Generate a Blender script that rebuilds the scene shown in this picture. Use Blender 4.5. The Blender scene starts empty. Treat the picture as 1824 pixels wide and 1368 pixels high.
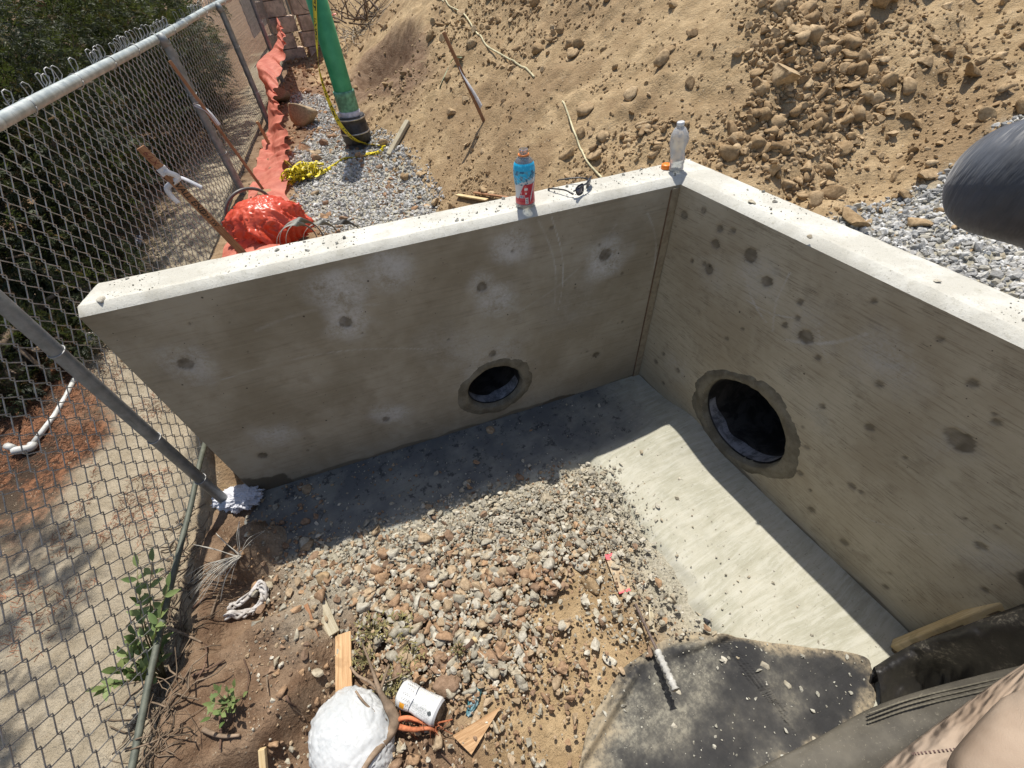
import bpy, math, random
import numpy as np
from mathutils import Vector, Matrix
R = math.radians
scene = bpy.context.scene
COL = scene.collection

# ------------------------------------------------------------------ camera, sky, sun, exposure
RM = np.array([[0.88592528, -0.37295846, 0.2757506],
               [-0.45993399, -0.62950708, 0.62624401],
               [-0.05997604, -0.68163247, -0.72923251]])      # world <- (right, down, forward)
CAM = np.array([-1.522, -1.411, 2.05])
FPX = 766.0
cam_data = bpy.data.cameras.new('camera')
cam = bpy.data.objects.new('camera', cam_data)
COL.objects.link(cam)
cam_data.sensor_width = 36.0
cam_data.lens = FPX / 1824.0 * 36.0
cam_data.clip_start = 0.01
cam_data.clip_end = 2000
mw = Matrix.Identity(4)
for i in range(3):
    mw[i][0] = RM[i, 0]; mw[i][1] = -RM[i, 1]; mw[i][2] = -RM[i, 2]; mw[i][3] = CAM[i]
cam.matrix_world = mw
scene.camera = cam

SUN_EL, SUN_AZ = 68.9, 18.2          # azimuth from +Y towards +X
world = bpy.data.worlds.new("World"); scene.world = world
world.use_nodes = True
wn = world.node_tree; wn.nodes.clear()
sky = wn.nodes.new('ShaderNodeTexSky'); sky.sky_type = 'NISHITA'; sky.sun_disc = False
sky.sun_elevation = R(SUN_EL); sky.sun_rotation = R(SUN_AZ)
sky.air_density = 1.0; sky.dust_density = 1.6; sky.ozone_density = 1.0
bg = wn.nodes.new('ShaderNodeBackground'); bg.inputs[1].default_value = 0.115
wo = wn.nodes.new('ShaderNodeOutputWorld')
wn.links.new(sky.outputs[0], bg.inputs[0]); wn.links.new(bg.outputs[0], wo.inputs[0])
sd = bpy.data.lights.new('sun', 'SUN'); sd.energy = 4.8; sd.angle = R(0.5); sd.color = (1.0, 0.95, 0.87)
sun = bpy.data.objects.new('sun', sd); COL.objects.link(sun)
sdir = Vector((math.sin(R(SUN_AZ)) * math.cos(R(SUN_EL)), math.cos(R(SUN_AZ)) * math.cos(R(SUN_EL)), math.sin(R(SUN_EL))))
sun.rotation_euler = sdir.to_track_quat('Z', 'Y').to_euler()
sun.location = (0, 5, 12)
scene.view_settings.view_transform = 'Standard'
scene.view_settings.look = 'None'
scene.view_settings.exposure = 0.2
scene.view_settings.gamma = 1.0
scene.render.engine = 'CYCLES'
scene.cycles.max_bounces = 8
scene.cycles.diffuse_bounces = 3
scene.cycles.transparent_max_bounces = 24

# ------------------------------------------------------------------ noise
_rs = np.random.RandomState(7)
_T = _rs.rand(512, 512)
_T3 = _rs.rand(64, 64, 64)
def vn(x, y, s=0):
    x = np.asarray(x, float) + s * 17.31; y = np.asarray(y, float) + s * 9.77
    xi = np.floor(x).astype(int); yi = np.floor(y).astype(int)
    fx = x - xi; fy = y - yi
    fx = fx * fx * (3 - 2 * fx); fy = fy * fy * (3 - 2 * fy)
    a = _T[xi % 512, yi % 512]; b = _T[(xi + 1) % 512, yi % 512]
    c = _T[xi % 512, (yi + 1) % 512]; d = _T[(xi + 1) % 512, (yi + 1) % 512]
    return (a * (1 - fx) + b * fx) * (1 - fy) + (c * (1 - fx) + d * fx) * fy - 0.5
def fbm(x, y, o=4, s=0, g=0.5):
    r = 0; a = 1.0
    x = np.asarray(x, float); y = np.asarray(y, float)
    for i in range(o):
        r = r + a * vn(x, y, s + i * 3.7); x = x * 2.03 + 1.3; y = y * 2.03 + 4.1; a *= g
    return r
def vn3(p, s=0):
    p = p + s * 5.3
    i = np.floor(p).astype(int); f = p - i; f = f * f * (3 - 2 * f)
    r = 0
    for dx in (0, 1):
        for dy in (0, 1):
            for dz in (0, 1):
                w = (f[..., 0] if dx else 1 - f[..., 0]) * (f[..., 1] if dy else 1 - f[..., 1]) * (f[..., 2] if dz else 1 - f[..., 2])
                r = r + w * _T3[(i[..., 0] + dx) % 64, (i[..., 1] + dy) % 64, (i[..., 2] + dz) % 64]
    return r - 0.5
def ss(a, b, x):
    t = np.clip((np.asarray(x, float) - a) / (b - a), 0, 1); return t * t * (3 - 2 * t)

# ------------------------------------------------------------------ tagging and mesh helpers
def tag(o, label=None, cat=None, group=None, kind=None):
    if label: o['label'] = label
    if cat: o['category'] = cat
    if group: o['group'] = group
    if kind: o['kind'] = kind
    return o
def link(o, parent=None):
    COL.objects.link(o)
    if parent is not None:
        o.parent = parent
        bpy.context.view_layer.update()
        o.matrix_parent_inverse = parent.matrix_world.inverted()
    return o
def empty(name, loc, label, cat, group=None):
    o = bpy.data.objects.new(name, None); o.location = loc; o.empty_display_size = 0.1
    COL.objects.link(o); bpy.context.view_layer.update()
    return tag(o, label, cat, group)
def mesh_obj(name, V, F, mat, parent=None, smooth=True, col=None, uv=None, mats=None, midx=None):
    """V (n,3); F (m,k) array or list of tuples"""
    V = np.asarray(V, dtype=np.float32)
    me = bpy.data.meshes.new(name)
    if isinstance(F, np.ndarray):
        m, k = F.shape
        me.vertices.add(len(V)); me.vertices.foreach_set('co', V.ravel())
        me.loops.add(m * k); me.loops.foreach_set('vertex_index', F.ravel().astype(np.int32))
        me.polygons.add(m)
        me.polygons.foreach_set('loop_start', np.arange(0, m * k, k, dtype=np.int32))
        me.polygons.foreach_set('loop_total', np.full(m, k, dtype=np.int32))
        me.update(calc_edges=True)
    else:
        me.from_pydata([tuple(v) for v in V.tolist()], [], [tuple(f) for f in F]); me.update()
    me.validate()
    me.polygons.foreach_set('use_smooth', np.full(len(me.polygons), bool(smooth)))
    if col is not None:
        a = me.color_attributes.new('col', 'FLOAT_COLOR', 'POINT')
        c = np.ones((len(V), 4), dtype=np.float32); c[:, :col.shape[1]] = col
        a.data.foreach_set('color', c.ravel())
    if uv is not None:
        l = me.uv_layers.new(name='UVMap')
        vi = np.empty(len(me.loops), dtype=np.int32); me.loops.foreach_get('vertex_index', vi)
        l.data.foreach_set('uv', np.asarray(uv, dtype=np.float32)[vi].ravel())
    if mats:
        for m_ in mats: me.materials.append(m_)
        me.polygons.foreach_set('material_index', np.asarray(midx, dtype=np.int32))
    elif mat: me.materials.append(mat)
    o = bpy.data.objects.new(name, me)
    return link(o, parent)
class MB:
    def __init__(s): s.v = []; s.f = []
    def add(s, V, F):
        n = len(s.v); s.v += [tuple(map(float, v)) for v in V]; s.f += [tuple(i + n for i in f) for f in F]; return s
    def box(s, c, ax, h):
        """c centre, ax 3 unit axes, h half sizes"""
        c = np.array(c, float); ax = [np.array(a, float) for a in ax]; V = []
        for i in (-1, 1):
            for j in (-1, 1):
                for k in (-1, 1): V.append(c + ax[0] * h[0] * i + ax[1] * h[1] * j + ax[2] * h[2] * k)
        return s.add(V, [(0, 1, 3, 2), (4, 6, 7, 5), (0, 4, 5, 1), (2, 3, 7, 6), (0, 2, 6, 4), (1, 5, 7, 3)])
    def tube(s, P, r, n=8, cap=True):
        P = [np.array(p, float) for p in P]; m = len(P)
        rr = r if hasattr(r, '__len__') else [r] * m
        V = []; prev = None
        for i in range(m):
            t = P[min(i + 1, m - 1)] - P[max(i - 1, 0)]; t = t / (np.linalg.norm(t) + 1e-12)
            if prev is None:
                a = np.array([0, 0, 1.]) if abs(t[2]) < .9 else np.array([1., 0, 0]); u = np.cross(t, a)
            else: u = prev - t * prev.dot(t)
            u = u / np.linalg.norm(u); prev = u; w = np.cross(t, u)
            for k in range(n):
                a = 2 * math.pi * k / n; V.append(P[i] + rr[i] * (math.cos(a) * u + math.sin(a) * w))
        F = [(i * n + k, i * n + (k + 1) % n, (i + 1) * n + (k + 1) % n, (i + 1) * n + k) for i in range(m - 1) for k in range(n)]
        if cap: F += [tuple(range(n))[::-1], tuple((m - 1) * n + k for k in range(n))]
        return s.add(V, F)
    def lathe(s, prof, o, n=24, ax=None, cap=True):
        """prof [(r,h)], around axis ax from origin o"""
        o = np.array(o, float)
        a3 = np.array([0, 0, 1.]) if ax is None else np.array(ax, float) / np.linalg.norm(ax)
        t = np.array([1., 0, 0]) if abs(a3[0]) < .9 else np.array([0, 1., 0])
        u = np.cross(a3, t); u /= np.linalg.norm(u); w = np.cross(a3, u)
        V = [o + a3 * h + r * (math.cos(2 * math.pi * k / n) * u + math.sin(2 * math.pi * k / n) * w) for r, h in prof for k in range(n)]
        F = [(i * n + k, i * n + (k + 1) % n, (i + 1) * n + (k + 1) % n, (i + 1) * n + k) for i in range(len(prof) - 1) for k in range(n)]
        if cap: F += [tuple(range(n))[::-1], tuple((len(prof) - 1) * n + k for k in range(n))]
        return s.add(V, F)
    def build(s, name, mat, parent=None, smooth=False, bevel=0, uv=None):
        o = mesh_obj(name, np.array(s.v), s.f, mat, parent, smooth, uv=uv)
        if bevel:
            b = o.modifiers.new('b', 'BEVEL'); b.width = bevel; b.segments = 2; b.limit_method = 'ANGLE'
        return o

# ------------------------------------------------------------------ pixel helpers (only used to find real 3D places)
def ray(x, y): return RM @ np.array([x - 912.0, y - 684.0, FPX])
def pz(x, y, z):
    r = ray(x, y); return CAM + (z - CAM[2]) / r[2] * r
FD = np.array([0.203, 0.979, 0.0]); FD /= np.linalg.norm(FD)
FN = np.array([FD[1], -FD[0], 0.0])               # fence normal, towards the site
FA = np.array([-2.517, 0.337, 0.0])
def pf(x, y, off=0.0):
    r = ray(x, y); t = (FN.dot(FA) + off - FN.dot(CAM)) / FN.dot(r); return CAM + t * r
def near_vertical(b, x, y):
    """point on the ray through (x, y) closest to the vertical line through b"""
    r = ray(x, y); t = np.dot(b[:2] - CAM[:2], r[:2]) / np.dot(r[:2], r[:2]); return CAM + t * r

# ------------------------------------------------------------------ materials
class NT:
    def __init__(s, name, disp=False):
        s.m = bpy.data.materials.new(name); s.m.use_nodes = True; s.t = s.m.node_tree; s.t.nodes.clear()
        s.out = s.t.nodes.new('ShaderNodeOutputMaterial')
    def n(s, typ, ins=None, **kw):
        nd = s.t.nodes.new('ShaderNode' + typ)
        for k, v in kw.items(): setattr(nd, k, v)
        for k, v in (ins or {}).items(): s.set(nd, k, v)
        return nd
    def set(s, nd, k, v):
        sock = nd.inputs[k]
        if isinstance(v, bpy.types.NodeSocket): s.t.links.new(v, sock)
        elif isinstance(v, bpy.types.Node): s.t.links.new(v.outputs[0], sock)
        else:
            if isinstance(v, (tuple, list)) and len(v) == 3 and sock.type == 'RGBA': v = tuple(v) + (1,)
            sock.default_value = v
    def noise(s, co, scale, detail=4, rough=.55, dist=0):
        return s.n('TexNoise', {'Vector': co, 'Scale': scale, 'Detail': detail, 'Roughness': rough, 'Distortion': dist}).outputs[0]
    def ramp(s, f, a, b, smooth=True):
        return s.n('MapRange', {0: f, 1: a, 2: b, 3: 0.0, 4: 1.0}, interpolation_type='SMOOTHSTEP' if smooth else 'LINEAR').outputs[0]
    def mix(s, f, a, b, mode='MIX'):
        nd = s.n('Mix', data_type='RGBA', blend_type=mode)
        s.set(nd, 0, f); s.set(nd, 6, a); s.set(nd, 7, b); return nd.outputs[2]
    def math(s, op, a, b=0.0, c=None):
        nd = s.n('Math', operation=op); s.set(nd, 0, a); s.set(nd, 1, b)
        if c is not None: s.set(nd, 2, c)
        return nd.outputs[0]
    def mapped(s, co, scale=(1, 1, 1), rot=(0, 0, 0), loc=(0, 0, 0)):
        return s.n('Mapping', {'Vector': co, 'Scale': scale, 'Rotation': rot, 'Location': loc}).outputs[0]
    def bump(s, h, strength=.4, dist=.01, prev=None):
        nd = s.n('Bump', {'Height': h, 'Strength': strength, 'Distance': dist})
        if prev is not None: s.set(nd, 'Normal', prev)
        return nd.outputs[0]
    def bsdf(s, base, rough=.9, normal=None, spec=.25, **ins):
        p = s.n('BsdfPrincipled'); s.set(p, 'Base Color', base); s.set(p, 'Roughness', rough)
        p.inputs['Specular IOR Level'].default_value = spec
        if normal is not None: s.set(p, 'Normal', normal)
        for k, v in ins.items(): s.set(p, k.replace('_', ' '), v)
        s.t.links.new(p.outputs[0], s.out.inputs[0]); return p
    def obj(s): return s.n('TexCoord').outputs['Object']
    def uv(s): return s.n('TexCoord').outputs['UV']
    def pos(s): return s.n('NewGeometry').outputs['Position']
    def attr(s, name='col'): return s.n('Attribute', attribute_name=name).outputs[0]
_simple = {}
def flat(name, color, rough=.6, spec=.4, metal=0.0, vary=.18, scale=30, bump=.15, trans=0.0):
    """plain coloured stuff with a little dirt and unevenness"""
    if name in _simple: return _simple[name]
    k = NT(name); co = k.obj()
    a = k.noise(co, scale, 5, .6); b = k.noise(co, scale * .2, 3, .5)
    f = k.math('MULTIPLY', a, b)
    d = tuple(c * (1 - vary * 1.6) for c in color); l = tuple(min(1, c * (1 + vary)) for c in color)
    c = k.mix(k.ramp(f, .12, .38), d, l)
    k.bsdf(c, rough, k.bump(a, bump, .004), spec, Metallic=metal, Transmission_Weight=trans)
    _simple[name] = k.m; return k.m
# ------------------------------------------------------------------ terrain
LD = np.array([-0.98957, 0.14399, 0.0]); LN = np.array([-0.14399, -0.98957, 0.0])   # along the headwall / towards the pit
T = 0.178; HF = 1.216; HT = 1.243; CH = 0.027
def toe(y): return -0.72 + 0.035 * (y - 3) + 0.10 * np.sin(y * 1.1)
def terrain(x, y, fine=True):
    x = np.asarray(x, float); y = np.asarray(y, float)
    # --- pit
    pit = 0.0 + 0.02 * fbm(x * 2.2, y * 2.2, 3, 1)
    pit = pit - 0.035 * ss(-.3, -.75, x) * ss(.1, -.4, y)
    g = lambda cx, cy, rx, ry, a=0: np.exp(-(((x - cx) * math.cos(a) + (y - cy) * math.sin(a)) / rx) ** 2 - ((-(x - cx) * math.sin(a) + (y - cy) * math.cos(a)) / ry) ** 2)
    pit = pit + .16 * ss(.42, .95, g(-2.36, -.02, .22, .17, .5)) * 1.0
    pit = pit + .13 * ss(.30, .62, g(-2.42, -.62, .36, .27, .3) + .12 * vn(x * 7, y * 7, 5))
    pit = pit + .07 * g(-2.1, -.35, .18, .2)
    pit = pit + .08 * ss(.14, 0.0, np.abs((x - FA[0]) * FN[0] + (y - FA[1]) * FN[1] - .03)) * ss(.5, .1, y)
    pit = pit + .06 * ss(-1.62, -1.9, y) + .70 * ss(-1.85, -2.15, y)
    # --- ground behind the walls with the excavation heap
    tx = x - toe(y)
    base = .60 + .012 * (y - 1) + .03 * fbm(x * 1.3, y * 1.3, 3, 9)
    f1 = base + .62 * np.maximum(tx, 0) ** 1.02
    # far heap rising to the back and the right
    f2 = 1.04 + .46 * (y + .30) + .22 * (x - .2) + .25 * fbm(x * .55, y * .55, 3, 21)
    f3 = 1.06 + .05 * ss(-2, 0, y) + .46 * np.maximum(x - .95 - .1 * y, 0)
    cap = np.maximum(f2, f3)
    k = .10
    heap = -k * np.log(np.exp(-np.clip(f1, -9, 9) / k) + np.exp(-np.clip(cap, -9, 9) / k))
    # gullies and ridges running down the face
    w = ss(.05, .8, tx)
    u = (x * .62 + y * .78); v = (x * .78 - y * .62)
    heap = heap + w * (.09 * vn(u * 1.1, v * .35, 31) + .05 * vn(v * 2.4, u * .7, 32) + .022 * vn(v * 7.5, u * 1.6, 33) + .05 * fbm(x * 2.6, y * 2.6, 3, 34) + .016 * vn(v * 17, u * 3, 36) + .055 * np.clip(fbm(x * 6.5, y * 6.5, 3, 37) + .02, 0, 1) + .05 * np.clip(fbm(x * 2.9, y * 2.9, 3, 38), 0, 1))
    # clod valley right of the rope
    val = np.exp(-((x - (1.15 + .28 * y)) / .32) ** 2) * ss(-.2, .8, y)
    heap = heap - .10 * val
    # hollow in the heap foot
    heap = heap - .36 * ss(.25, .85, np.exp(-(((x - (-.02)) / .42) ** 2 + ((y - 4.9) / .75) ** 2)))
    heap = np.minimum(heap, 4.6 + .3 * fbm(x * .2, y * .2, 2, 3))
    back = np.where(tx > 0, np.maximum(heap, base), base)
    # --- join pit and back
    yL = LD[1] / LD[0] * x
    inside = (x > -2.36)
    tback = np.where(x > T * .5, 1.0, ss(.06, .11, (y - yL)))
    tend = ss(.25, 1.35, y - .12 * (x + 2.4))
    t = np.where(inside, tback, tend)
    t = np.maximum(t, ss(T * .35, T * .65, x))
    yl_ = LD[1] / LD[0] * x - y
    under = np.maximum(ss(.50, .40, yl_), ss(.66, .54, -x) * (y < .1)) * (x > -2.3) * ss(-1.9, -1.75, y)
    pit = pit - .06 * under * ss(-.2, .0, np.where(yl_ > -1, 1, 0))
    h = pit * (1 - t) + back * t
    # --- land beyond the fence
    s = (x - FA[0]) * FN[0] + (y - FA[1]) * FN[1]
    out = .02 + .45 * ss(1.0, 3.6, y) + .05 * fbm(x * .9, y * .9, 3, 41) - .04 * ss(-.3, -2.5, s)
    to = ss(-.02, -.30, s)
    h = h * (1 - to) + out * to
    if fine:
        near = ss(9, 3, np.hypot(x + 1.5, y + 1))
        rough = .012 + .010 * ss(-1.7, -2.2, x) * ss(.3, 0, y) + .006 * w
        rough = rough * (1 - .6 * to)
        h = h + near * rough * (1 - .6 * under) * (fbm(x * 11, y * 11, 4, 51, .6) * 1.6)
        rid = 1 - np.abs(fbm(x * 6, y * 6, 3, 61)) * 3
        h = h + near * .012 * np.clip(rid, 0, 1) * (1 - to) * ss(-1.2, -2.0, x) * ss(.3, -.1, y)
    return h
def G(px, py, lift=0.0):
    """place on the terrain seen at photo pixel (px, py)"""
    r = ray(px, py); r = r / np.linalg.norm(r); t = np.concatenate([np.arange(.5, 8, .01), np.arange(8, 60, .1)])
    P = CAM + t[:, None] * r
    d = P[:, 2] - terrain(P[:, 0], P[:, 1]); i = np.argmax(d < 0)
    a = d[i - 1] / (d[i - 1] - d[i]); p = P[i - 1] * (1 - a) + P[i] * a
    p[2] += lift; return p
def Hz(x, y): return float(terrain(np.array([x]), np.array([y]))[0])

def grow(a, b, d0, k):
    L = [a]; d = d0
    while L[-1] < b: L.append(L[-1] + d); d *= k
    return np.array(L)
XS = np.concatenate([-grow(4.3, 420, .03, 1.07)[::-1], np.arange(-4.27, 2.4, .0135), grow(2.4, 420, .015, 1.035)])
YS = np.concatenate([-grow(2.35, 420, .03, 1.12)[::-1], np.arange(-2.33, 4.2, .0145), grow(4.2, 420, .016, 1.014)])
gx, gy = np.meshgrid(XS, YS, indexing='ij')
gz = terrain(gx, gy)
nx, ny = gx.shape
# kinds of soil as masks: r gravel dust, g brown-red soil, b pale sand
yl = LD[1] / LD[0] * gx
s_f = (gx - FA[0]) * FN[0] + (gy - FA[1]) * FN[1]
nz = fbm(gx * 1.6, gy * 1.6, 4, 71)
dL = yl - gy; dR = -gx
pitm = (gz < .5) & (s_f > -.1)
gd = np.maximum(ss(.85, .35, dL + nz * .5), ss(1.0, .62, dR + nz * .4)) * ss(-2.45, -2.0, gx) * (dL > -.05) * (gx < .1)
gb = (ss(-1.55, -1.95, gx + .25 * nz) * ss(.5, .2, gy)) * (s_f > -.12)
behind = (gy > yl + .08) | (gx > .1)
redband = behind * ss(.25, -.15, gx - toe(gy) + nz * .5) * (s_f > -.1)
hollow = np.exp(-(((gx + .12) / .62) ** 2 + ((gy - 4.6) / 1.5) ** 2)) + .35 * nz
gb = np.maximum(gb, redband * (.55 + .5 * ss(2, 5, gy))); gb = np.where(behind, np.maximum(gb, ss(.35, .75, hollow)), gb)
grav = np.exp(-(((gx + 1.05) / .50) ** 2 + ((gy - 2.7) / 1.5) ** 2) ** 1.5)
gd = np.where(behind & (s_f > 0), ss(.3, .6, grav + .2 * nz), gd)
gravR = ss(-.42, -.55, gy + .25 * nz + .10 * (gx - .6)) * ss(1.7, 1.4, gx + .3 * nz)
gd = np.maximum(gd, gravR * (gx > .1))
sa = ss(0, -.2, s_f + .1 * nz)
ndl = ss(-.75, -1.0, s_f + .5 * nz) * ss(-.1, 1.2, gy) * sa * ss(3.2, 2.4, gy)
duff = ss(-.55, -.9, s_f + .4 * nz) * ss(2.2, 3.0, gy)       # fallen needles under the junipers
gcol = np.stack([gd.ravel(), np.maximum(gb * (1 - sa), duff).ravel(), (sa * (1 - .95 * duff)).ravel(), ndl.ravel()], 1)
idx = np.arange(nx * ny).reshape(nx, ny)
GF = np.stack([idx[:-1, :-1], idx[1:, :-1], idx[1:, 1:], idx[:-1, 1:]], -1).reshape(-1, 4)
# leave the pipe bores open where they pass under the backfill
_cx = (gx[:-1, :-1] + gx[1:, 1:]) / 2; _cy = (gy[:-1, :-1] + gy[1:, 1:]) / 2; _cl = _cy - LD[1] / LD[0] * _cx
_bore = (np.abs(-_cx + .137 * (_cy) - .953) < .19) & (_cl > .005) & (_cl < .172) | (np.abs(_cy + .716) < .275) & (_cx > .005) & (_cx < .172)
GF = GF[~_bore.ravel()]
k = NT('soil')
at = k.n('Attribute', attribute_name='col'); sep = k.n('SeparateColor', {0: at.outputs['Color']})
co = k.pos()
n1 = k.noise(co, 9, 6, .65); n2 = k.noise(co, 55, 5, .7); n3 = k.noise(co, 1.4, 4, .6)
tan = k.mix(k.ramp(n1, .35, .68), (.33, .235, .13), (.50, .37, .215))
tan = k.mix(k.math('MULTIPLY', k.ramp(n3, .45, .65), .5), tan, (.26, .175, .095))
brn = k.mix(k.ramp(n1, .35, .65), (.16, .10, .062), (.27, .185, .12))
gry = k.mix(k.ramp(n2, .35, .65), (.35, .325, .25), (.50, .465, .37))
snd = k.mix(k.ramp(n1, .3, .7), (.30, .25, .175), (.42, .36, .265))
ndc = k.mix(k.ramp(k.noise(co, 26, 7, .85), .42, .60), (.045, .026, .018), (.27, .125, .065)); ndc = k.mix(k.ramp(k.noise(co, 3.5, 5, .6), .52, .60), ndc, (.06, .04, .028))
tan = k.mix(k.math('MULTIPLY', k.ramp(k.noise(co, .7, 5, .65), .50, .62), .40), tan, (.24, .16, .09))
c = k.mix(sep.outputs[1], tan, brn)
c = k.mix(sep.outputs[0], c, gry)
c = k.mix(sep.outputs[2], c, snd)
c = k.mix(at.outputs['Alpha'], c, ndc)
vor = k.n('TexVoronoi', {'Vector': co, 'Scale': 75.0, 'Randomness': 1.0})
c = k.mix(k.math('MULTIPLY', k.ramp(vor.outputs['Distance'], .32, .12), k.ramp(k.noise(co, 20, 3), .5, .62)), c, k.mix(k.ramp(n2, .4, .6), (.20, .14, .09), (.50, .42, .31)))
b = k.bump(k.noise(co, 15, 6, .7), .55, .035); b = k.bump(n2, .9, .014, b); b = k.bump(k.math('SUBTRACT', 1.0, vor.outputs['Distance']), .35, .008, b)
b = k.bump(k.noise(co, 170, 4, .7), .5, .004, b)
k.bsdf(c, .96, b, .12)
SOIL = k.m
ground = mesh_obj('ground', np.stack([gx.ravel(), gy.ravel(), gz.ravel()], 1), GF, SOIL, None, True, col=gcol)
tag(ground, kind='structure')

# ------------------------------------------------------------------ concrete
def concrete(name, kind):
    k = NT(name); uv = k.uv(); at = k.n('Attribute', attribute_name='col'); sep = k.n('SeparateColor', {0: at.outputs['Color']})
    big = k.noise(uv, 2.3, 5, .62); mid = k.noise(uv, 9, 6, .65); fin = k.noise(uv, 120, 5, .7)
    st = k.noise(k.mapped(uv, (5.5, 120, 1) if kind == 'R' else (3.2, 70, 1), (0, 0, R(2))), 1.0, 6, .74, .2)
    st2 = k.noise(k.mapped(uv, (12, 260, 1), (0, 0, R(1))), 1.0, 4, .75)
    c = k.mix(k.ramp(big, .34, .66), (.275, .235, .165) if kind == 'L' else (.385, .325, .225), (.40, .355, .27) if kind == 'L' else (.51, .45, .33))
    c = k.mix(k.math('MULTIPLY', k.ramp(mid, .5, .75), .5), c, (.23, .19, .13))
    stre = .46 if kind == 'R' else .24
    c = k.mix(k.math('MULTIPLY', k.ramp(st, .50, .66), stre), c, (.15, .12, .075))
    c = k.mix(k.math('MULTIPLY', k.ramp(st, .44, .34), .35), c, (.38, .34, .25))
    c = k.mix(k.math('MULTIPLY', k.math('MULTIPLY', k.ramp(st2, .55, .63), k.ramp(mid, .42, .6)), .75 if kind == 'R' else .3), c, (.13, .105, .07))
    c = k.mix(k.math('MULTIPLY', k.ramp(k.math('ADD', big, k.math('MULTIPLY', fin, .25)), .72, .85), .4), c, (.38, .36, .31))
    hl = k.math('MULTIPLY', sep.outputs[1], k.ramp(k.math('ADD', k.math('MULTIPLY', mid, .6), k.math('MULTIPLY', k.noise(uv, 60, 6, .8), .6)), .42, .75))
    c = k.mix(hl, c, (.60, .59, .56))
    c = k.mix(k.math('MULTIPLY', sep.outputs[0], .88), c, (.105, .085, .058))
    v1 = k.n('TexVoronoi', {'Vector': uv, 'Scale': 38.0}); v2 = k.n('TexVoronoi', {'Vector': k.mapped(uv, (1, 1, 1), (0, 0, 0), (3, 7, 0)), 'Scale': 14.0})
    h1 = k.math('MULTIPLY', k.ramp(v1.outputs['Distance'], .10, .05), k.ramp(v1.outputs['Color'], .55, .62))
    sepv = k.n('SeparateColor', {0: v2.outputs['Color']})
    h2 = k.math('MULTIPLY', k.ramp(v2.outputs['Distance'], .075, .04), k.ramp(sepv.outputs[0], .55, .6))
    hole = k.math('MAXIMUM', h1, h2)
    c = k.mix(k.math('MULTIPLY', hole, .85), c, (.045, .037, .028))
    c = k.mix(sep.outputs[2], c, (.125, .105, .075))
    b = k.bump(st, .25, .003); b = k.bump(fin, .3, .002, b); b = k.bump(hole, -.8, .004, b)
    k.bsdf(c, .88, b, .2); return k.m
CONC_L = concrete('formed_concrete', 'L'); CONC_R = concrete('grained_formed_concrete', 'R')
def trowelled():
    k = NT('trowelled_concrete_top'); co = k.pos()
    n = k.noise(co, 6, 6, .65); f = k.noise(co, 130, 5, .75); m = k.noise(co, 28, 5, .7)
    c = k.mix(k.ramp(n, .35, .65), (.47, .455, .395), (.60, .59, .53))
    c = k.mix(k.math('MULTIPLY', k.ramp(m, .56, .66), .5), c, (.40, .385, .32))
    c = k.mix(k.math('MULTIPLY', k.ramp(f, .60, .66), .8), c, (.24, .225, .18)); c = k.mix(k.math('MULTIPLY', k.ramp(k.noise(co, 55, 6, .8), .60, .66), .55), c, (.33, .315, .26))
    k.bsdf(c, .9, k.bump(m, .35, .006, k.bump(f, .6, .003)), .2); return k.m
CTOP = trowelled()

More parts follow.
